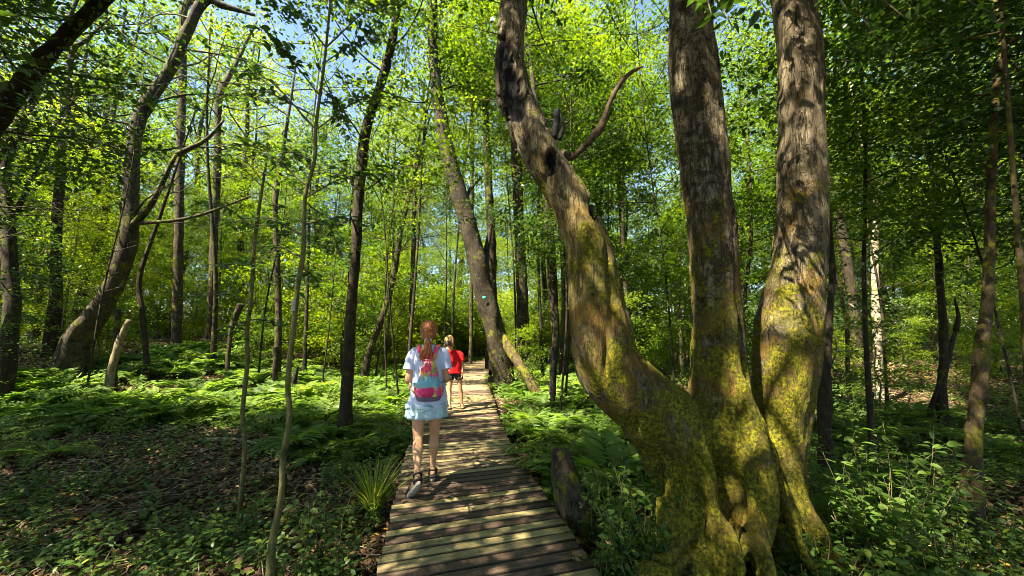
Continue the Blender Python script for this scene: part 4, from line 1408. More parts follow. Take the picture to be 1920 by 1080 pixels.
def fern_batch(protos, pts, label, group, smin=0.7, smax=1.3, src=None):
    for i, (x, y) in enumerate(pts):
        p_ = protos[int(rng.integers(len(protos)))]
        o = copy_tree(p_)
        o.location = (x, y, gz(x, y))
        s_ = rng.uniform(smin, smax)
        o.scale = (s_, s_, s_ * rng.uniform(0.8, 1.1))
        o.rotation_euler = (rng.normal() * 0.08, rng.normal() * 0.08, rng.uniform(0, 6.28))
        o['label'] = label
        o['group'] = group


FF = [make_fern(10, 0.85, False), make_fern(8, 0.95, False), make_fern(12, 0.75, False)]
FP = [make_fern(11, 0.72, True), make_fern(9, 0.82, True), make_fern(13, 0.66, True)]


def scat(n, x0, x1, y0, y1, mind=0.9, pred=None):
    out = []
    for _ in range(n * 6):
        if len(out) >= n:
            break
        x, y = rng.uniform(x0, x1), rng.uniform(y0, y1)
        if path_dist(np.array([x]), np.array([y]))[0] < mind:
            continue
        if pred and not pred(x, y):
            continue
        out.append((x, y))
    return out


fern_batch(FF + FP, scat(40, -3.4, -1.4, 5.4, 9.5, 1.0), 'green fern growing against the left edge of the boardwalk', 'ferns along the left edge of the boardwalk', 0.6, 0.95)
fern_batch(FF, scat(170, -11.5, -1.8, 7.0, 14.5, 1.1, lambda x, y: ((x + 8.6) / 1.5) ** 2 + ((y - 9.0) / 0.7) ** 2 > 1), 'sunlit fern in the clearing at the left', 'ferns in the sunlit clearing', 0.7, 1.35)
fern_batch(FP, scat(22, -13, -5.5, 4.8, 8.5, 1.2, lambda x, y: x < -0.95 * y), 'arching fern in the shade at the far left', 'shaded ferns at the far left', 0.7, 1.2)
fern_batch(FF + FP, scat(34, 0.3, 2.6, 4.0, 7.5, 0.95, lambda x, y: x > 0.05 + 0.0 * y), 'feathery fern in the hollow left of the great tree', 'ferns between the boardwalk and the great tree', 0.6, 1.1)
fern_batch(FF, scat(40, -0.3, 3.5, 8.5, 16, 1.1), 'bright fern beyond the leaning tree on the right of the boardwalk', 'ferns behind the leaning tree', 0.7, 1.2)
fern_batch(FF, scat(26, -5, -1.0, 13, 22, 1.1), 'pale sunlit fern where the boardwalk bends away', 'ferns at the bend of the boardwalk', 0.8, 1.4)
fern_batch(FF, scat(26, 3.6, 9.0, 5.0, 11.0, 1.1), 'green fern under the trees right of the great tree', 'ferns right of the great tree', 0.6, 1.1)
fern_batch(FP, [(2.8, 2.1), (2.45, 1.85)], 'dark low fern at the bottom right corner', 'ferns at the bottom right corner', 0.5, 0.7)
for p_ in FP + FF:
    for ch in list(p_.children):
        bpy.data.objects.remove(ch)
    bpy.data.objects.remove(p_)

# ------------------------------------------------------------------ leaf litter, herbs and seedlings (uncountable)
def floor_pts(n, near=1.0, far=15.0, xk=1.5, mind=0.72):
    y = near + (far - near) * rng.random(n) ** 1.6
    x = rng.uniform(-1, 1, n) * (xk * y + 1.0)
    d = path_dist(x, y)
    k_ = d > mind
    return x[k_], y[k_]


def litter():
    g = Geo()
    x, y = floor_pts(120000, 0.8, 15)
    z = ground(x, y) + rng.uniform(0.0, 0.03, len(x))
    P = np.stack([x, y, z], -1)
    sz = rng.uniform(0.035, 0.085, len(x)) * (1 + 0.05 * y)
    leaves(g, P, rand_dir(len(x), 0, 1) * np.array([1, 1, 0.35]), rand_dir(len(x), 2.2, 0.9), sz, L6, rng.random(len(x)) ** 1.4)
    return g


o = link('leaf_litter', new_mesh('leaf_litter', litter(), M['litter'], False))
tag(o, 'brown dead leaves scattered over the forest floor', 'leaf litter', kind='stuff')
g = Geo()
ii_ = rng.integers(20, 600, 170)
sd_ = rng.choice([-1, 1], 170) * (1 - rng.random(170) ** 2 * 1.0) * 0.62
dd_ = np.gradient(PATH[:, :2], axis=0)[ii_]
dd_ /= np.linalg.norm(dd_, axis=1)[:, None]
P = np.stack([PATH[ii_, 0] - dd_[:, 1] * sd_, PATH[ii_, 1] + dd_[:, 0] * sd_, np.full(170, 0.012)], -1)
leaves(g, P, rand_dir(170, 0, 1) * np.array([1, 1, 0.05]), rand_dir(170, 3.5, 0.5), rng.uniform(0.03, 0.075, 170), L6, rng.random(170))
o = link('leaf_litter', new_mesh('leaf_litter', g, M['litter'], False))
tag(o, 'few dry leaves lying on the planks of the boardwalk', 'leaf litter', kind='stuff')
g = Geo()
n_ = 5000
x, y = floor_pts(n_, 1.0, 12)
for a_, b_ in zip(x, y):
    L = rng.uniform(0.08, 0.45)
    th = rng.uniform(0, 6.28)
    z0 = gz(a_, b_) if False else 0
    g.V  # keep
zz = ground(x, y)
for i in range(len(x)):
    L = rng.uniform(0.08, 0.4); th = rng.uniform(0, 6.28)
    p = np.array([x[i], y[i], zz[i] + 0.015]); q = p + np.array([math.cos(th) * L, math.sin(th) * L, rng.uniform(0.0, 0.10)])
    tube(g, np.array([p, (p + q) / 2 + rng.normal(size=3) * 0.01, q]), np.array([0.004, 0.003, 0.0015]) * rng.uniform(0.6, 1.8), 3, False, rnd=rng.random())
o = link('fallen_twigs', new_mesh('fallen_twigs', g, M['bark_pale'], False))
tag(o, 'thin dry twigs lying all over the leaf litter', 'twigs', kind='stuff')


def herbs(n, near, far, h0, h1, size, per, mind, dens_seed, xk=1.5, pred=None, tpl=L6):
    lg, sg = Geo(), Geo()
    x, y = floor_pts(n, near, far, xk, mind)
    m_ = fbm(np.stack([x * 0.8, y * 0.8, x * 0], -1), 3, dens_seed) > -0.35
    if pred is not None:
        m_ &= pred(x, y)
    x, y = x[m_], y[m_]
    z = ground(x, y)
    h = rng.uniform(h0, h1, len(x))
    base = np.stack([x, y, z], -1)
    lean = rng.normal(size=(len(x), 3)) * np.array([0.18, 0.18, 0])
    topv = base + np.stack([lean[:, 0] * h, lean[:, 1] * h, h], -1)
    # stems: thin triangular blades crossing
    w = 0.0022
    for ax_ in (np.array([w, 0, 0]), np.array([0, w, 0])):
        V = np.stack([base - ax_, base + ax_, topv + ax_ * 0.5, topv - ax_ * 0.5], 1).reshape(-1, 3)
        sg.add(V, np.arange(len(x) * 4).reshape(-1, 4))
    for k in range(per):
        f = (k + 1) / per
        P = base * (1 - f) + topv * f
        a = k * 2.4 + rng.uniform(0, 6.28, len(x)) * 0.15 + x * 50
        D = np.stack([np.cos(a), np.sin(a), np.full(len(x), 0.15)], -1)
        for sg_ in (1, -1):
            s_ = size * rng.uniform(0.6, 1.25, len(x)) * (1.15 - 0.35 * f)
            Dk = D * np.array([sg_, sg_, 1])
            leaves(lg, P + Dk * 0.012, Dk, rand_dir(len(x), 2.8, 0.7), s_, tpl, None, 1.25)
    return lg, sg


lg, sg = herbs(7600, 1.0, 7.5, 0.06, 0.30, 0.060, 4, 0.78, 41)
o = link('ground_cover', new_mesh('ground_cover', lg, M['herb'], False))
tag(o, 'low green leafy ground cover spreading over the forest floor', 'ground cover', kind='stuff')
o = link('ground_cover_stems', new_mesh('ground_cover_stems', sg, M['sapling'], False))
tag(o, 'thin stems of the low green ground cover', 'ground cover', kind='stuff')
lg, sg = herbs(9000, 6.5, 16, 0.06, 0.30, 0.075, 3, 0.85, 53, tpl=L4)
o = link('ground_cover', new_mesh('ground_cover', lg, M['fern'], False))
tag(o, 'brighter low foliage covering the floor farther back', 'ground cover', kind='stuff')
# taller seedlings in the undergrowth right of the great tree and at left
for lab, n, pred, h0, h1, sz in (('tangled knee-high leafy seedlings right of the great tree', 2600, lambda x, y: (x > 1.9 + 0.05 * y) & (y > 1.6), 0.15, 0.6, 0.062),
                                 ('knee-high seedlings among the litter at the left of the boardwalk', 1500, lambda x, y: (x < -0.9) & (y < 5.5), 0.15, 0.42, 0.06)):
    lg, sg = herbs(n, 1.2, 7.0, h0, h1, sz, 7, 0.85, 61, pred=pred)
    o = link('seedlings', new_mesh('seedlings', lg, M['herb'], False))
    tag(o, lab, 'seedlings', kind='stuff')
    for_ = Geo()
    o = link('seedling_stems', new_mesh('seedling_stems', sg, M['sapling'], False))
    tag(o, 'bare stems of the ' + lab, 'seedlings', kind='stuff')


# leafy shrubs one can point to
def shrub(px_, py_, Y, H, R, n_st, per, size, label, leafm='herb', tpl=L9):
    c = at(px_, py_, Y)
    z = gz(c[0], c[1])
    rt = thing('leafy_shrub', (c[0], c[1], z), label, 'shrub')
    sg, lg = Geo(), Geo()
    for k in range(n_st):
        a = rng.uniform(0, 6.28)
        d = np.array([math.cos(a) * 0.6, math.sin(a) * 0.6, 1.0])
        p0 = np.array([c[0] + math.cos(a) * 0.3 * R * rng.random(), c[1] + math.sin(a) * 0.3 * R * rng.random(), z - 0.03])
        P = spline(limb_path(p0, d * np.array([R / H, R / H, 1]), H * rng.uniform(0.6, 1.1), 0.16, 4, -0.05), 16)
        tube(sg, P, np.linspace(0.006, 0.0018, 16), 4, False)
        idx = rng.uniform(3, 15, per)
        C = np.stack([np.interp(idx, np.arange(16), P[:, c_]) for c_ in range(3)], -1)
        D = rng.normal(size=(per, 3)) * np.array([1, 1, 0.25])
        leaves(lg, C + D * 0.015, D, rand_dir(per, 2.2, 0.7), size * rng.uniform(0.6, 1.3, per), tpl, None, 1.15)
    part('stems', sg, M['sapling'], rt)
    part('foliage', lg, M[leafm], rt, False)
    return rt


shrub(1195, 1000, 2.75, 0.78, 0.42, 40, 28, 0.050, 'bushy green shrub between the boardwalk and the foot of the great tree')
shrub(1270, 1060, 2.3, 0.50, 0.35, 22, 20, 0.045, 'low leafy shrub in front of the roots of the great tree')
shrub(1125, 930, 3.25, 0.6, 0.3, 16, 20, 0.045, 'small shrub right behind the grey stump', 'fern')
shrub(1650, 960, 2.9, 1.05, 0.55, 38, 28, 0.068, 'tall broad-leaved shrub right of the foot of the great tree', 'fern')
shrub(1120, 1010, 2.6, 0.40, 0.22, 18, 20, 0.042, 'leafy seedlings growing over the base of the grey stump')
shrub(1560, 1000, 2.4, 0.5, 0.4, 18, 20, 0.055, 'low shrub against the right roots of the great tree')
shrub(1700, 900, 3.6, 0.8, 0.5, 22, 24, 0.065, 'shrub behind the tall broad-leaved one at right', 'leaf_dark')
shrub(1480, 800, 2.55, 0.05, 0.3, 5, 8, 0.035, 'tiny sprig of leaves at the right stem of the great tree') if False else None
shrub(610, 960, 2.9, 0.6, 0.3, 12, 16, 0.06, 'thin leafy plant left of the grass tuft', 'leaf_dark')
shrub(300, 1060, 2.1, 0.3, 0.35, 14, 14, 0.06, 'low broad-leaved plant at the bottom left', 'leaf_dark')
shrub(150, 930, 3.0, 0.4, 0.4, 16, 16, 0.065, 'shaded leafy plant on the litter at far left', 'leaf_dark')
shrub(430, 930, 3.4, 0.45, 0.4, 16, 16, 0.055, 'leafy plant at the foot of the thinner sapling')
shrub(680, 1040, 2.25, 0.3, 0.25, 14, 14, 0.05, 'low green plant touching the near left edge of the boardwalk')
shrub(640, 700, 8.0, 0.9, 0.7, 22, 26, 0.08, 'pale green bush behind the slender dark curving tree', 'fern')


def grass_tuft(px_, py_, Y, n, H, label):
    c = at(px_, py_, Y)
    z = gz(c[0], c[1])
    rt = thing('grass_tuft', (c[0], c[1], z), label, 'grass tuft')
    g = Geo()
    for k in range(n):
        a = rng.uniform(0, 6.28)
        out_ = np.array([math.cos(a), math.sin(a), 0])
        L = H * rng.uniform(0.6, 1.2)
        t_ = np.linspace(0, 1, 9)
        sp = rng.uniform(0.15, 0.75)
        P = c * 0 + np.array([c[0], c[1], z]) + out_ * 0.03 * rng.random() + out_[None] * (L * sp * t_ ** 1.5)[:, None] + np.array([0, 0, 1])[None] * (L * (t_ - 0.45 * sp * t_ ** 2.6))[:, None]
        w_ = np.array([-out_[1], out_[0], 0.1]) * 0.0075
        ww = (1 - t_ ** 2)[:, None] * w_[None]
        V = np.stack([P - ww, P + ww], 1).reshape(-1, 3)
        i = np.arange(8) * 2
        g.add(V, np.stack([i, i + 1, i + 3, i + 2], -1), rng.random())
    part('blades', g, M['grass'], rt)
    return rt


grass_tuft(700, 945, 3.75, 150, 0.62, 'bright grass tuft at the left edge of the boardwalk')
grass_tuft(1245, 985, 2.2, 40, 0.36, 'thin arching grass in front of the hollow of the great tree')

# ------------------------------------------------------------------ people
def fabric(name, col, rough=0.85, nscale=7, var=0.08, bump=0.01, trans=0.0):
    m, t, out = nt(name)
    v = mapping(t, (1, 1, 0.5))
    n = noise(t, v, nscale, 4, 0.6, 0.5)
    c = ramp(t, n, [(0.3, tuple(x * (1 - var) for x in col)), (0.7, tuple(min(1, x * (1 + var)) for x in col))])
    principled(t, out, c, rough, n, bump, 0.7, 0.2)
    return m


M['skin'] = simple('skin', (0.60, 0.32, 0.17), 0.55, 9, 0.08, 0.0, 0.35)
M['hair_red'] = simple('hair_auburn', (0.36, 0.11, 0.022), 0.45, 30, 0.6, 0.008, 0.5, (3, 3, 0.25))
M['hair_blond'] = simple('hair_blond', (0.50, 0.30, 0.10), 0.5, 30, 0.5, 0.006, 0.4, (3, 3, 0.3))
M['shirt'] = fabric('shirt_white', (0.62, 0.68, 0.90), nscale=9, bump=0.02)
M['skirt'] = fabric('skirt_mint', (0.44, 0.60, 0.66), nscale=9, bump=0.015)
M['red'] = fabric('shirt_red', (0.62, 0.012, 0.016), nscale=10, bump=0.01)
M['shorts'] = fabric('shorts_dark', (0.035, 0.033, 0.04), nscale=14)
M['sole'] = simple('shoe_sole', (0.34, 0.31, 0.25), 0.7, 30, 0.1)
M['strap'] = simple('shoe_strap', (0.015, 0.013, 0.013), 0.6)
M['sandal'] = simple('sandal_tan', (0.20, 0.13, 0.05), 0.7)
M['sandal_sole'] = simple('sandal_sole', (0.05, 0.035, 0.02), 0.8)
M['black'] = simple('camera_black', (0.012, 0.012, 0.013), 0.35, spec=0.5)
M['glass'] = simple('lens_glass', (0.05, 0.05, 0.07), 0.08, spec=1.0)
M['white'] = simple('white_print', (0.75, 0.75, 0.75), 0.7)
M['eye'] = simple('eye', (0.05, 0.06, 0.05), 0.2)


def hand(g, wrist, dirn, palm_n, thumb_side, s=1.0, curl=0.5):
    """palm, four unequal fingers bent at the knuckles and a side thumb"""
    w = np.asarray(wrist, float)
    d = np.asarray(dirn, float); d /= np.linalg.norm(d)
    n = np.asarray(palm_n, float); n = n - d * n.dot(d); n /= np.linalg.norm(n)
    b = np.cross(d, n) * thumb_side
    for u in (-0.024, -0.008, 0.008, 0.024):
        chain(g, w + d * 0.02 * s + b * u * 0.8 * s, 0.013 * s, w + d * 0.085 * s + b * u * s * 1.15, 0.0115 * s)
    for u, L in ((0.030, 0.068), (0.010, 0.078), (-0.010, 0.072), (-0.029, 0.056)):
        p = w + d * 0.088 * s + b * u * s * 1.1
        dd = d.copy()
        for q, (f, r0, r1) in enumerate(((0.45, 0.0090, 0.0082), (0.30, 0.0082, 0.0076), (0.25, 0.0074, 0.0062))):
            dd = dd * math.cos(curl * 0.7) + n * math.sin(curl * 0.7)
            dd /= np.linalg.norm(dd)
            p2 = p + dd * L * f * s
            chain(g, p, r0 * s, p2, r1 * s)
            p = p2
            dd = dd
    p = w + d * 0.03 * s + b * 0.028 * s
    p2 = p + (d * 0.6 + b * 0.8 + n * 0.25) * 0.036 * s
    p3 = p2 + (d * 0.85 + b * 0.3 + n * 0.4) * 0.032 * s
    chain(g, p, 0.0125 * s, p2, 0.0105 * s)
    chain(g, p2, 0.010 * s, p3, 0.008 * s)


def head(g, c, s=1.0, fwd=(0, 1, 0)):
    """skull, jaw, nose, lips, ears, brow; looks along local fwd"""
    f = np.array(fwd, float); f /= np.linalg.norm(f)
    r = np.array([f[1], -f[0], 0.0]); r /= np.linalg.norm(r)
    u = np.cross(r, f)
    Mx = np.stack([r, f, u], 1)

    def P(x, y, z):
        return np.asarray(c) + (r * x + f * y + u * z) * s
    ball(g, P(0, -0.012, 0.03), np.array([0.073, 0.088, 0.082]) * s, 16, 12, Mx)
    ball(g, P(0, 0.012, -0.015), np.array([0.062, 0.072, 0.080]) * s, 16, 12, Mx)
    ball(g, P(0, 0.035, -0.070), np.array([0.040, 0.036, 0.030]) * s, 12, 8, Mx)
    chain(g, P(0, 0.082, 0.012), 0.008 * s, P(0, 0.097, -0.022), 0.012 * s)
    ball(g, P(0, 0.074, -0.052), np.array([0.024, 0.012, 0.009]) * s, 10, 8, Mx)
    ball(g, P(0, 0.066, 0.028), np.array([0.052, 0.018, 0.012]) * s, 10, 8, Mx)
    for sx in (-1, 1):
        ball(g, P(sx * 0.073, -0.005, -0.008), np.array([0.010, 0.020, 0.030]) * s, 10, 8, Mx)
    return P


def person_root(label, loc, rz, group=None):
    return thing('person', loc, label, 'person', group, rz)


def lpart(name, geo, mat, root, smooth=True):
    me = new_mesh(name, geo, mat, smooth)
    return link(name, me, root)


# ---- woman walking away
W = person_root('woman with auburn ponytail in pale shirt and mint skirt walking away with a colourful backpack', (-0.845, 3.82, 0.0), math.radians(10))
W.scale = (0.98, 0.98, 0.975)
g = Geo()
HR, KR, AR = (0.085, 0.0, 0.86), (0.078, 0.11, 0.485), (0.066, 0.185, 0.115)
HL, KL, AL = (-0.085, 0.0, 0.86), (-0.080, -0.02, 0.485), (-0.062, -0.235, 0.215)
ball(g, (0, 0, 0.90), (0.150, 0.105, 0.11))
ball(g, (0.07, -0.04, 0.87), (0.075, 0.075, 0.08)); ball(g, (-0.07, -0.04, 0.87), (0.075, 0.075, 0.08))
chain(g, (0, 0, 0.95), 0.10, (0, 0.0, 1.08), 0.10)
ball(g, (0, 0, 1.05), (0.125, 0.09, 0.12)); ball(g, (0, 0, 1.2), (0.135, 0.09, 0.13)); ball(g, (0, 0, 1.30), (0.13, 0.075, 0.07))
chain(g, (0, -0.01, 1.32), 0.055, (0, 0.0, 1.44), 0.047)
for sx in (-1, 1):
    chain(g, (sx * 0.05, 0, 1.34), 0.05, (sx * 0.135, -0.005, 1.31), 0.046)
    elbow = (sx * 0.188, -0.045, 1.055)
    wr = (sx * 0.10, 0.165, 1.10)
    chain(g, (sx * 0.142, -0.005, 1.305), 0.045, elbow, 0.035)
    chain(g, elbow, 0.037, ((elbow[0] + wr[0]) / 2, (elbow[1] + wr[1]) / 2, (elbow[2] + wr[2]) / 2), 0.035)
    chain(g, ((elbow[0] + wr[0]) / 2, (elbow[1] + wr[1]) / 2, (elbow[2] + wr[2]) / 2), 0.034, wr, 0.024)
    hand(g, wr, (-sx * 0.5, 0.8, 0.2), (0, 0.1, -1), 1 if sx > 0 else -1, 0.92, 0.7)
for (h, k_, a_, sx) in ((HR, KR, AR, 1), (HL, KL, AL, -1)):
    h, k_, a_ = map(np.array, (h, k_, a_))
    chain(g, h, 0.086, (h + k_) / 2, 0.068)
    chain(g, (h + k_) / 2, 0.068, k_, 0.050)
    ca = k_ * 0.68 + a_ * 0.32 + np.array([0, -0.018, 0])
    chain(g, k_, 0.048, ca, 0.053)
    chain(g, ca, 0.053, a_ * 0.85 + k_ * 0.15, 0.030)
    chain(g, a_ * 0.85 + k_ * 0.15, 0.030, a_, 0.030)
# feet: right flat on its platform, left heel lifted
chain(g, AR, 0.030, (0.066, 0.155, 0.075), 0.030); chain(g, (0.066, 0.155, 0.072), 0.028, (0.068, 0.30, 0.062), 0.026)
for q, (dx, L) in enumerate(((-0.022, 0.052), (-0.010, 0.050), (0.001, 0.046), (0.012, 0.040), (0.022, 0.034))):
    chain(g, (0.068 + dx, 0.31, 0.058), 0.010, (0.068 + dx, 0.31 + L * 0.7, 0.052), 0.0085)
HE, TO = np.array([-0.058, -0.290, 0.180]), np.array([-0.125, -0.175, 0.050])
fd = (TO - HE) / np.linalg.norm(TO - HE)
chain(g, AL, 0.030, HE + [0, 0.01, 0.01], 0.030); chain(g, HE, 0.028, TO, 0.027)
sd_ = np.cross(fd, [0, 1, 0.6]); sd_ /= np.linalg.norm(sd_)
for q, (dx, L) in enumerate(((-0.022, 0.052), (-0.010, 0.050), (0.001, 0.046), (0.012, 0.040), (0.022, 0.034))):
    chain(g, TO + sd_ * dx, 0.010, TO + sd_ * dx + np.array([fd[0] * 0.8, 0.8, -0.25]) * L * 0.8, 0.0085)
head(g, (0, 0.012, 1.53), 1.0)
V, Fs = voxel_union(g, 0.0075, 5)
G = Geo(); G.add(V, Fs)
lpart('body', G, M['skin'], W)


def fold_noise(V, amp, scl=(14, 14, 3), seed=1, lo=None):
    Nn_ = fbm(V * np.array(scl), 3, seed)
    return Nn_ * amp


def displaced(g, amp, scl, seed):
    V = np.concatenate(g.V)
    Nn = vert_normals(V, g.F)
    V = V + Nn * fold_noise(V, amp, scl, seed)[:, None]
    g.V = [V]
    return g


g = Geo()
loft(g, [(0, -0.005, 1.405, 0.066, 0.062), (0, -0.005, 1.375, 0.115, 0.082), (0, -0.005, 1.34, 0.152, 0.095), (0, -0.005, 1.27, 0.168, 0.112), (0, 0, 1.15, 0.166, 0.122), (0, 0, 1.02, 0.168, 0.126), (0, 0, 0.90, 0.184, 0.142), (0, 0, 0.83, 0.196, 0.156), (0, 0, 0.785, 0.203, 0.163)][::-1], 56, wave=0.035, wn=7, seed=2)
for sx in (-1, 1):
    T = spline([[sx * 0.10, -0.005, 1.335, 0.052], [sx * 0.140, -0.008, 1.315, 0.060], [sx * 0.166, -0.018, 1.255, 0.061], [sx * 0.180, -0.030, 1.19, 0.061], [sx * 0.186, -0.036, 1.155, 0.062]], 20)
    tube(g, T[:, :3], T[:, 3], 24, False)
displaced(g, 0.009, (11, 11, 4), 5)
sh = lpart('shirt', g, M['shirt'], W)
so = sh.modifiers.new('thick', 'SOLIDIFY'); so.thickness = 0.003; so.offset = -1
# pleated peplum tails at the shirt hem and the skirt below
g = Geo()
loft(g, [(0, 0, 0.83, 0.196, 0.158), (0, 0, 0.78, 0.203, 0.168), (0, 0, 0.735, 0.208, 0.174)][::-1], 72, wave=0.05, wn=8, seed=1)
V = g.V[0]
a = np.arctan2(V[:, 1], V[:, 0])
V[:, 2] += (V[:, 2] < 0.79) * (0.030 * np.sin(a * 4 + 1.2) + 0.012)
o = lpart('skirt_tier', g, M['skirt'], W)
so = o.modifiers.new('thick', 'SOLIDIFY'); so.thickness = 0.003
g = Geo()
loft(g, [(0, 0, 0.96, 0.152, 0.115), (0, 0, 0.85, 0.182, 0.145), (0, 0, 0.77, 0.196, 0.163), (0, 0, 0.685, 0.208, 0.174)][::-1], 80, wave=0.035, wn=11, seed=4)
o = lpart('skirt', displaced(g, 0.006, (16, 16, 3), 9), M['skirt'], W)
so = o.modifiers.new('thick', 'SOLIDIFY'); so.thickness = 0.003
# hair
g = Geo()
ball(g, (0, -0.004, 1.563), (0.088, 0.103, 0.096), 28, 18)
ball(g, (0, -0.045, 1.505), (0.076, 0.062, 0.070), 20, 14)
ball(g, (0, -0.085, 1.455), (0.036, 0.034, 0.040), 16, 10)
V, Fs = voxel_union(g, 0.007, 3)
V = V[:]; 
G = Geo(); G.add(V, Fs)
Nn = vert_normals(V, Fs)
a = np.arctan2(V[:, 0], -(V[:, 1] + 0.11)) 
V += Nn * (0.0035 * np.sin(a * 34 + fbm(V * 12, 2, 1) * 2.5))[:, None]
keep_face = V[:, 1] < 0.062 + 0.7 * np.maximum(0, V[:, 2] - 1.575)
V[~keep_face] += np.array([0, -0.03, 0.004])
G.V = [V]
ha = lpart('hair', G, M['hair_red'], W)
g = Geo()
for i in range(34):
    aa, rr_ = rng.uniform(0, 6.28), math.sqrt(rng.random()) * 0.034
    o0 = np.array([math.cos(aa) * rr_ * 0.5, math.sin(aa) * rr_ * 0.4, 0])
    sw = rng.normal() * 0.012
    P = spline([[0, -0.10, 1.452] + o0, [0.0, -0.13, 1.43] + o0 * 1.5, [-0.008 + o0[0] * 2.2, -0.145 + o0[1], 1.37], [-0.020 + o0[0] * 2.6 + sw, -0.142 + o0[1], 1.31], [-0.030 + o0[0] * 2.2 + sw * 2, -0.135 + o0[1], 1.26 + rng.uniform(-0.02, 0.025)]], 16)
    tube(g, P, np.interp(np.linspace(0, 1, 16), [0, 0.3, 0.75, 1], [0.008, 0.0125, 0.011, 0.003]), 7, True)
lpart('ponytail', g, M['hair_red'], W)
g = Geo()
th = np.linspace(0, 2 * np.pi, 25)
P = np.stack([0.026 * np.cos(th), -0.106 + 0.010 * np.sin(th), 1.452 + 0.022 * np.sin(th)], -1)
tube(g, P, np.full(25, 0.011) + 0.002 * np.sin(th * 8), 8, False)
m, t, out = nt('scrunchie_cloth')
v = mapping(t)
principled(t, out, ramp(t, noise(t, v, 45, 2, 0.5), [(0.48, (0.65, 0.65, 0.68)), (0.54, (0.05, 0.05, 0.07))]), 0.8)
lpart('hair_tie', g, m, W)
# sandals
def platform(g, HE_, TO_, up, halfw=0.040, th=0.036):
    f = TO_ - HE_
    L = np.linalg.norm(f); f = f / L
    up = np.asarray(up, float); up = up - f * up.dot(f); up /= np.linalg.norm(up)
    r = np.cross(f, up)
    n = 28
    a = np.linspace(0, 2 * np.pi, n, endpoint=False)
    yy = np.cos(a) * 0.5 + 0.5
    wd = np.where(yy > 0.5, 1.0, 0.82) * halfw
    xx = np.sin(a) * wd * (np.abs(np.sin(a)) ** -0.25 * 0.9)
    xx = np.where(np.abs(np.sin(a)) < 1e-3, 0, xx)
    prof = [(0.93, 0), (1.0, 0.006), (0.97, th * 0.5), (1.0, th - 0.006), (0.94, th)]
    V = []
    for (k_, h_) in prof:
        V.append(HE_ + f * ((yy[:, None] - 0.5) * k_ + 0.5) * L + r * xx[:, None] * k_ + up * h_)
    V = np.concatenate(V)
    i = np.arange(len(prof) - 1)[:, None] * n + np.arange(n)[None]
    j = np.arange(len(prof) - 1)[:, None] * n + (np.arange(n)[None] + 1) % n
    g.add(V, [np.stack([i, j, j + n, i + n], -1).reshape(-1, 4), np.arange(n)[None, ::-1], (np.arange(n) + (len(prof) - 1) * n)[None]])
    return f, r, up


def sandal(root, HE_, TO_, up, ankle, sole_m, strap_m, s=1.0):
    HE_, TO_ = np.array(HE_, float), np.array(TO_, float)
    g = Geo()
    f, r, up = platform(g, HE_, TO_, up, 0.043 * s, 0.034 * s)
    sho = lpart('sandal', g, sole_m, root)
    g2 = Geo()
    L = np.linalg.norm(TO_ - HE_)
    for k_, h_ in ((0.62, 0.045), (0.74, 0.040), (0.86, 0.033)):
        th = np.linspace(0, np.pi, 14)
        P = HE_ + f * L * k_ + up * 0.036 * s + r[None] * (np.cos(th) * 0.040 * s)[:, None] + up[None] * (np.sin(th) * h_ * s)[:, None]
        tube(g2, P, np.full(14, 0.0085 * s), 6, True)
    th = np.linspace(0, 2 * np.pi, 20)
    c0 = np.asarray(ankle, float) - up * 0.012
    P = c0 + r[None] * (np.cos(th) * 0.037 * s)[:, None] + f[None] * (np.sin(th) * 0.039 * s)[:, None]
    tube(g2, P, np.full(20, 0.009 * s), 6, False)
    th = np.linspace(0, np.pi, 12)
    P = HE_ + f * (0.045 * s) + up * 0.05 * s + r[None] * (np.cos(th) * 0.036 * s)[:, None] - f[None] * (np.sin(th) * 0.040 * s)[:, None]
    tube(g2, P, np.full(12, 0.013 * s), 6, True)
    for sg_ in (-1, 1):
        tube(g2, np.array([HE_ + f * 0.05 * s + up * 0.03 * s + r * sg_ * 0.036 * s, c0 + r * sg_ * 0.036 * s]), [0.010 * s, 0.009 * s], 6, True)
    link('strap', new_mesh('strap', g2, strap_m), sho)


sandal(W, (0.064, 0.105, 0.002), (0.070, 0.365, 0.002), (0, 0, 1), AR, M['sole'], M['strap'])
upL = np.cross(fd, np.array([1, 0.3, 0])); upL = -upL if upL[1] < 0 else upL
sandal(W, HE - fd * 0.045 - upL / np.linalg.norm(upL) * 0.062, TO + fd * 0.075 - upL / np.linalg.norm(upL) * 0.060, upL, AL, M['sole'], M['strap'])

def bps(rows):
    return [(0.022 + (a - 0.022) * 0.8, b * 0.94 + 0.0, 1.07 + (c - 1.07) * 0.86, d * 0.78, e * 0.86) for a, b, c, d, e in rows]


# backpack (worn: an object of its own carried by the woman)
BP = thing('backpack', (-0.845, 3.82, 0.0), 'tie-dye pink, yellow and blue backpack with drawstring top worn by the walking woman', 'backpack', None, math.radians(10))
BP.scale = (0.98, 0.98, 0.975)
m, t, out = nt('tie_dye_cloth')
v = mapping(t)
nz = t.nodes.new('ShaderNodeTexNoise'); nz.inputs['Scale'].default_value = 9; nz.inputs['Detail'].default_value = 3
t.links.new(v, nz.inputs['Vector'])
wv = t.nodes.new('ShaderNodeMix'); wv.data_type = 'RGBA'; wv.blend_type = 'ADD'; wv.inputs[0].default_value = 0.16
t.links.new(v, wv.inputs[6]); t.links.new(nz.outputs[1], wv.inputs[7])
vo = t.nodes.new('ShaderNodeTexVoronoi'); vo.inputs['Scale'].default_value = 19; vo.feature = 'SMOOTH_F1'; vo.inputs['Smoothness'].default_value = 0.5
t.links.new(wv.outputs[2], vo.inputs['Vector'])
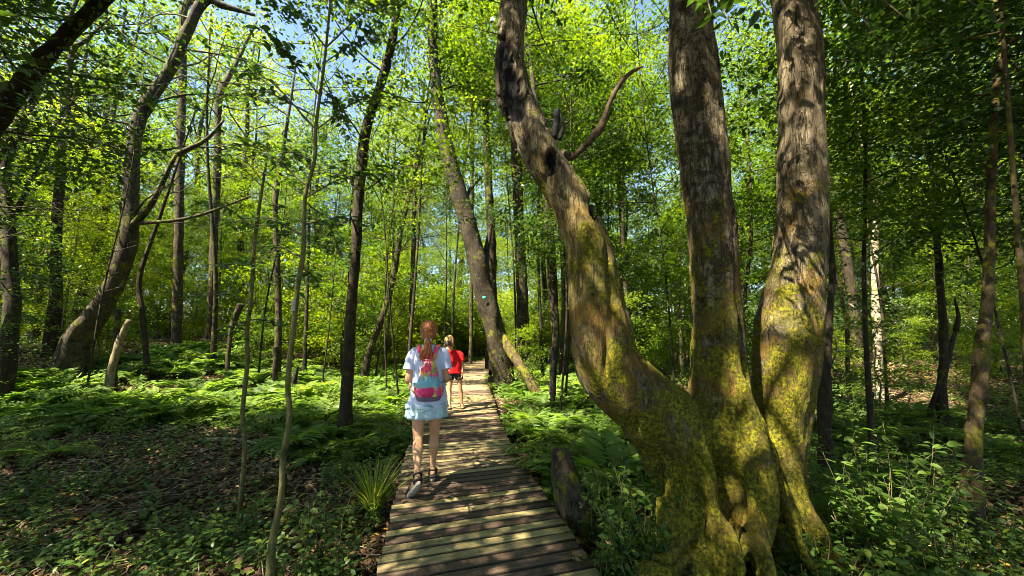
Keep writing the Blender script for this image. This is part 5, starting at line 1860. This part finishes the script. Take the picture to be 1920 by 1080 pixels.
sp_ = t.nodes.new('ShaderNodeSeparateColor'); t.links.new(vo.outputs['Color'], sp_.inputs[0])
dye = ramp(t, sp_.outputs[0], [(0.05, (0.80, 0.42, 0.05)), (0.22, (0.85, 0.12, 0.12)), (0.38, (0.90, 0.06, 0.22)), (0.52, (0.85, 0.16, 0.35)), (0.66, (0.82, 0.30, 0.16)), (0.78, (0.75, 0.65, 0.10)), (0.9, (0.30, 0.36, 0.12))])
sxz = t.nodes.new('ShaderNodeSeparateXYZ'); t.links.new(wv.outputs[2], sxz.inputs[0])
zc = math_(t, 'ABSOLUTE', math_(t, 'SUBTRACT', sxz.outputs[2], 1.14))
dye = mixc(t, math_(t, 'MULTIPLY', step(t, zc, 0.075, 0.02), 0.85), dye, (0.12, 0.46, 0.60))
principled(t, out, dye, 0.75, nz.outputs[0], 0.02, 0.8, 0.25)
M['dye'] = m
g = Geo()
yb = -0.20
loft(g, bps([(0.022, yb, 0.845, 0.085, 0.055), (0.022, yb - 0.01, 0.86, 0.130, 0.085), (0.022, yb - 0.012, 0.92, 0.147, 0.095), (0.020, yb - 0.01, 1.02, 0.138, 0.095), (0.018, yb, 1.12, 0.112, 0.085), (0.016, yb + 0.01, 1.22, 0.082, 0.070), (0.014, yb + 0.02, 1.275, 0.055, 0.050), (0.014, yb + 0.02, 1.292, 0.040, 0.036), (0.014, yb + 0.02, 1.302, 0.058, 0.050)]), 48, True, True, 0.018, 9, 3, sq=2.6)
bb = lpart('bag_body', displaced(g, 0.010, (12, 12, 7), 3), M['dye'], BP)
g = Geo()
loft(g, bps([(0.022, yb, 0.838, 0.08, 0.055), (0.022, yb - 0.01, 0.848, 0.136, 0.092), (0.022, yb - 0.012, 0.875, 0.150, 0.101), (0.022, yb - 0.012, 0.90, 0.153, 0.104)]), 48, True, False, 0, 9, 3, sq=2.6)
lpart('bag_base', g, fabric('bag_base_cloth', (0.17, 0.12, 0.17), nscale=20), BP)
g = Geo()
loft(g, bps([(0.005, yb - 0.074, 0.895, 0.055, 0.040), (0.0, yb - 0.080, 0.93, 0.082, 0.052), (0.005, yb - 0.076, 0.975, 0.078, 0.046), (0.01, yb - 0.072, 0.995, 0.060, 0.038)]), 36, True, True, 0.03, 7, 5, sq=2.4)
m2 = fabric('bag_pink', (0.85, 0.05, 0.17), nscale=16, var=0.3)
o = lpart('front_pocket', displaced(g, 0.008, (18, 18, 9), 4), m2, BP)
for sx in (-1, 1):
    g = Geo()
    loft(g, bps([(0.022 + sx * 0.118, yb + 0.01, 0.875, 0.038, 0.050), (0.022 + sx * 0.134, yb + 0.01, 0.93, 0.044, 0.058), (0.022 + sx * 0.136, yb + 0.01, 1.01, 0.048, 0.060), (0.022 + sx * 0.140, yb + 0.01, 1.035, 0.054, 0.064)]), 24, True, False, 0.02, 5, 2)
    o = lpart('side_pocket', g, M['dye'], BP)
    so = o.modifiers.new('thick', 'SOLIDIFY'); so.thickness = 0.004
    g = Geo()
    P = spline([[sx * 0.04 + 0.014, -0.135, 1.255], [sx * 0.085, -0.10, 1.365], [sx * 0.098, -0.02, 1.403], [sx * 0.105, 0.07, 1.365], [sx * 0.115, 0.135, 1.25], [sx * 0.135, 0.14, 1.10], [sx * 0.165, 0.02, 0.99], [sx * 0.11, -0.13, 0.95]], 40)
    w_ = np.array([0.021, 0.004, 0.0])
    Tn = np.gradient(P, axis=0); Tn /= np.linalg.norm(Tn, axis=1)[:, None]
    side_ = np.cross(Tn, np.cross(Tn, np.array([1.0, 0.0, 0.0]))); side_ /= np.linalg.norm(side_, axis=1)[:, None]
    nn_ = np.cross(Tn, side_)
    V = np.stack([P + side_ * 0.021 + nn_ * 0.005, P - side_ * 0.021 + nn_ * 0.005, P - side_ * 0.021 - nn_ * 0.005, P + side_ * 0.021 - nn_ * 0.005], 1).reshape(-1, 3)
    i = np.arange(39)[:, None] * 4 + np.arange(4)[None]
    j = np.arange(39)[:, None] * 4 + (np.arange(4)[None] + 1) % 4
    g.add(V, np.stack([i, j, j + 4, i + 4], -1).reshape(-1, 4))
    lpart('shoulder_strap', g, M['dye'], BP)
g = Geo()
P = spline([[0.016 - 0.03, yb + 0.05, 1.26], [0.016, yb + 0.045, 1.30], [0.016 + 0.03, yb + 0.05, 1.26]], 12)
tube(g, P, np.full(12, 0.006), 6, True)
for sx in (-1, 1):
    tube(g, spline([[0.014 + sx * 0.008, yb - 0.025, 1.255], [0.016 + sx * 0.02, yb - 0.065, 1.20], [0.02 + sx * 0.025, yb - 0.080, 1.11]], 12), np.full(12, 0.004), 5, True)
lpart('drawstring', g, m2, BP)

# ---- child facing the camera
Y_C = 7.5
CH = person_root('blond child in red T-shirt and dark shorts holding a camera to the face', (-1.13, Y_C, 0.0), math.radians(180))
# local +y looks at the viewer, local +x is the viewer's left
g = Geo()
hl, kl, al = np.array([-0.075, 0, 0.70]), np.array([-0.115, 0.0, 0.39]), np.array([-0.150, -0.01, 0.075])
hr, kr, ar = np.array([0.070, 0, 0.70]), np.array([0.090, 0.03, 0.39]), np.array([0.088, 0.03, 0.075])
ball(g, (0, 0, 0.73), (0.125, 0.095, 0.095))
ball(g, (0, 0, 0.86), (0.112, 0.082, 0.12)); ball(g, (0.02, 0, 0.98), (0.122, 0.082, 0.11)); ball(g, (0.04, 0, 1.06), (0.125, 0.07, 0.06))
chain(g, (0.06, 0, 1.08), 0.046, (0.10, 0.01, 1.19), 0.041)
for h_, k_, a_ in ((hl, kl, al), (hr, kr, ar)):
    chain(g, h_, 0.070, (h_ + k_) / 2, 0.058); chain(g, (h_ + k_) / 2, 0.058, k_, 0.042)
    ca = k_ * 0.68 + a_ * 0.32 + np.array([0, -0.014, 0])
    chain(g, k_, 0.041, ca, 0.043); chain(g, ca, 0.043, a_, 0.027)
    chain(g, a_, 0.027, a_ + [0, -0.02, -0.02], 0.026)
    chain(g, a_ + [0, -0.02, -0.025], 0.025, a_ + [-0.02, 0.11, -0.033], 0.022)
    for dx, L in ((-0.02, 0.034), (-0.01, 0.038), (0.0, 0.038), (0.01, 0.04), (0.02, 0.044)):
        chain(g, a_ + [dx - 0.02, 0.115, -0.035], 0.009, a_ + [dx - 0.024, 0.115 + L, -0.040], 0.0075)
# hanging arm (viewer's right)
chain(g, (-0.02, 0, 1.05), 0.045, (-0.095, 0, 1.03), 0.042)
el = np.array([-0.150, -0.02, 0.84]); wr = np.array([-0.158, 0.05, 0.70])
chain(g, (-0.095, 0, 1.03), 0.041, el, 0.031); chain(g, el, 0.031, wr, 0.021)
hand(g, wr, (0.0, 0.25, -1), (1, 0.2, 0), -1, 0.82, 0.35)
# raised arm with the camera
chain(g, (0.10, 0, 1.06), 0.045, (0.155, 0, 1.03), 0.042)
el = np.array([0.195, 0.10, 0.88]); wr = np.array([0.125, 0.20, 1.07])
chain(g, (0.155, 0, 1.03), 0.041, el, 0.031); chain(g, el, 0.031, wr, 0.021)
hand(g, wr, (-0.05, 0.03, 1), (-0.2, -1, 0), 1, 0.82, 0.6)
hp = head(g, (0.115, 0.03, 1.285), 0.95)
V, Fs = voxel_union(g, 0.0065, 4)
G = Geo(); G.add(V, Fs)
lpart('body', G, M['skin'], CH)
for sx in (-1, 1):
    g = Geo(); ball(g, hp(sx * 0.030, 0.077, 0.008), 0.011, 10, 8)
    lpart('eye', g, M['eye'], CH)
g = Geo()
loft(g, [(0.065, 0, 1.125, 0.056, 0.052), (0.05, 0, 1.10, 0.105, 0.070), (0.04, 0, 1.06, 0.148, 0.085), (0.03, 0, 0.98, 0.146, 0.098), (0.01, 0, 0.86, 0.140, 0.104), (0.0, 0, 0.74, 0.146, 0.112), (0.0, 0, 0.665, 0.152, 0.118)][::-1], 40, wave=0.03, wn=5, seed=3)
for (a_, b_, c_) in (((-0.05, 0, 1.06), (-0.115, 0, 1.02), (-0.150, -0.01, 0.90)), ((0.11, 0, 1.06), (0.165, 0.01, 1.02), (0.195, 0.06, 0.93))):
    Q = spline([a_, b_, c_], 12)
    tube(g, Q, np.linspace(0.050, 0.060, 12), 18, False)
sh = lpart('t_shirt', displaced(g, 0.007, (14, 14, 5), 8), M['red'], CH)
so = sh.modifiers.new('thick', 'SOLIDIFY'); so.thickness = 0.003; so.offset = -1
g = Geo()                                                   # slanting white print strokes down the shirt front
for z_, L in ((1.00, 0.035), (0.965, 0.045), (0.93, 0.035), (0.895, 0.045), (0.86, 0.04), (0.80, 0.035), (0.765, 0.03), (0.73, 0.03)):
    tube(g, np.array([[0.085, 0.103, z_], [0.085 + L * 0.6, 0.093, z_ + L * 0.25]]), [0.0055, 0.003], 5, True)
o = lpart('print', g, M['white'], sh)
g = Geo()
loft(g, [(0, 0, 0.78, 0.128, 0.098), (0, 0, 0.71, 0.140, 0.108), (0, 0, 0.66, 0.146, 0.108)][::-1], 32)
for h_, k_ in ((hl, kl), (hr, kr)):
    Q = spline([h_ + [0, 0, 0.02], h_ * 0.75 + k_ * 0.25, h_ * 0.5 + k_ * 0.5], 10)
    tube(g, Q, np.linspace(0.084, 0.080, 10), 20, False)
so = lpart('shorts', g, M['shorts'], CH).modifiers.new('thick', 'SOLIDIFY'); so.thickness = 0.004
# hair: cap and strands to the jaw
g = Geo()
hc = np.array([0.115, 0.03, 1.285])
ball(g, hc + [0, -0.018, 0.040], (0.080, 0.088, 0.082), 22, 16)
V, Fs = voxel_union(g, 0.007, 2)
G = Geo(); G.add(V, Fs)
hro = lpart('hair', G, M['hair_blond'], CH)
g = Geo()
for i in range(90):
    a_ = rng.uniform(math.radians(150), math.radians(390)) if i > 12 else rng.uniform(0, 6.28)
    a_ = math.radians(rng.uniform(148, 392))
    cx_, cy_ = math.cos(a_), math.sin(a_)
    L = rng.uniform(0.10, 0.15)
    P = spline([hc + [cx_ * 0.03, -0.01 + cy_ * 0.03, 0.122], hc + [cx_ * 0.074, -0.012 + cy_ * 0.080, 0.07], hc + [cx_ * 0.086, -0.012 + cy_ * 0.088, 0.0], hc + [cx_ * 0.080 + rng.normal() * 0.01, -0.005 + cy_ * 0.082, -L + 0.03]], 12)
    tube(g, P, np.interp(np.linspace(0, 1, 12), [0, 0.4, 1], [0.005, 0.010, 0.003]), 6, True)
link('strands', new_mesh('strands', g, M['hair_blond']), hro)
sandal(CH, al + [0.0, -0.055, -0.078], al + [-0.028, 0.165, -0.078], (0, 0, 1), al, M['sandal_sole'], M['sandal'], 0.82)
sandal(CH, ar + [0.0, -0.055, -0.078], ar + [-0.020, 0.165, -0.078], (0, 0, 1), ar, M['sandal_sole'], M['sandal'], 0.82)
# the camera in the child's hand
cp = np.array([-1.13, Y_C, 0]) + np.array([-0.115, -(0.155), 1.245])
CA = thing('camera_body', cp, 'small black camera held up to the face of the child', 'camera', None, math.radians(180))
g = Geo(); box(g, -0.052, 0.052, -0.022, 0.022, -0.036, 0.034); box(g, -0.018, 0.018, -0.018, 0.018, 0.034, 0.048)
b_ = lpart('housing', g, M['black'], CA, False)
bv = b_.modifiers.new('b', 'BEVEL'); bv.width = 0.005; bv.segments = 2
g = Geo(); tube(g, np.array([[0, 0.02, -0.004], [0, 0.062, -0.004]]), [0.030, 0.028], 20, True)
ln = lpart('lens', g, M['black'], CA)
g = Geo(); tube(g, np.array([[0, 0.0622, -0.004], [0, 0.0635, -0.004]]), [0.021, 0.019], 20, True)
link('lens_glass', new_mesh('lens_glass', g, M['glass']), ln)
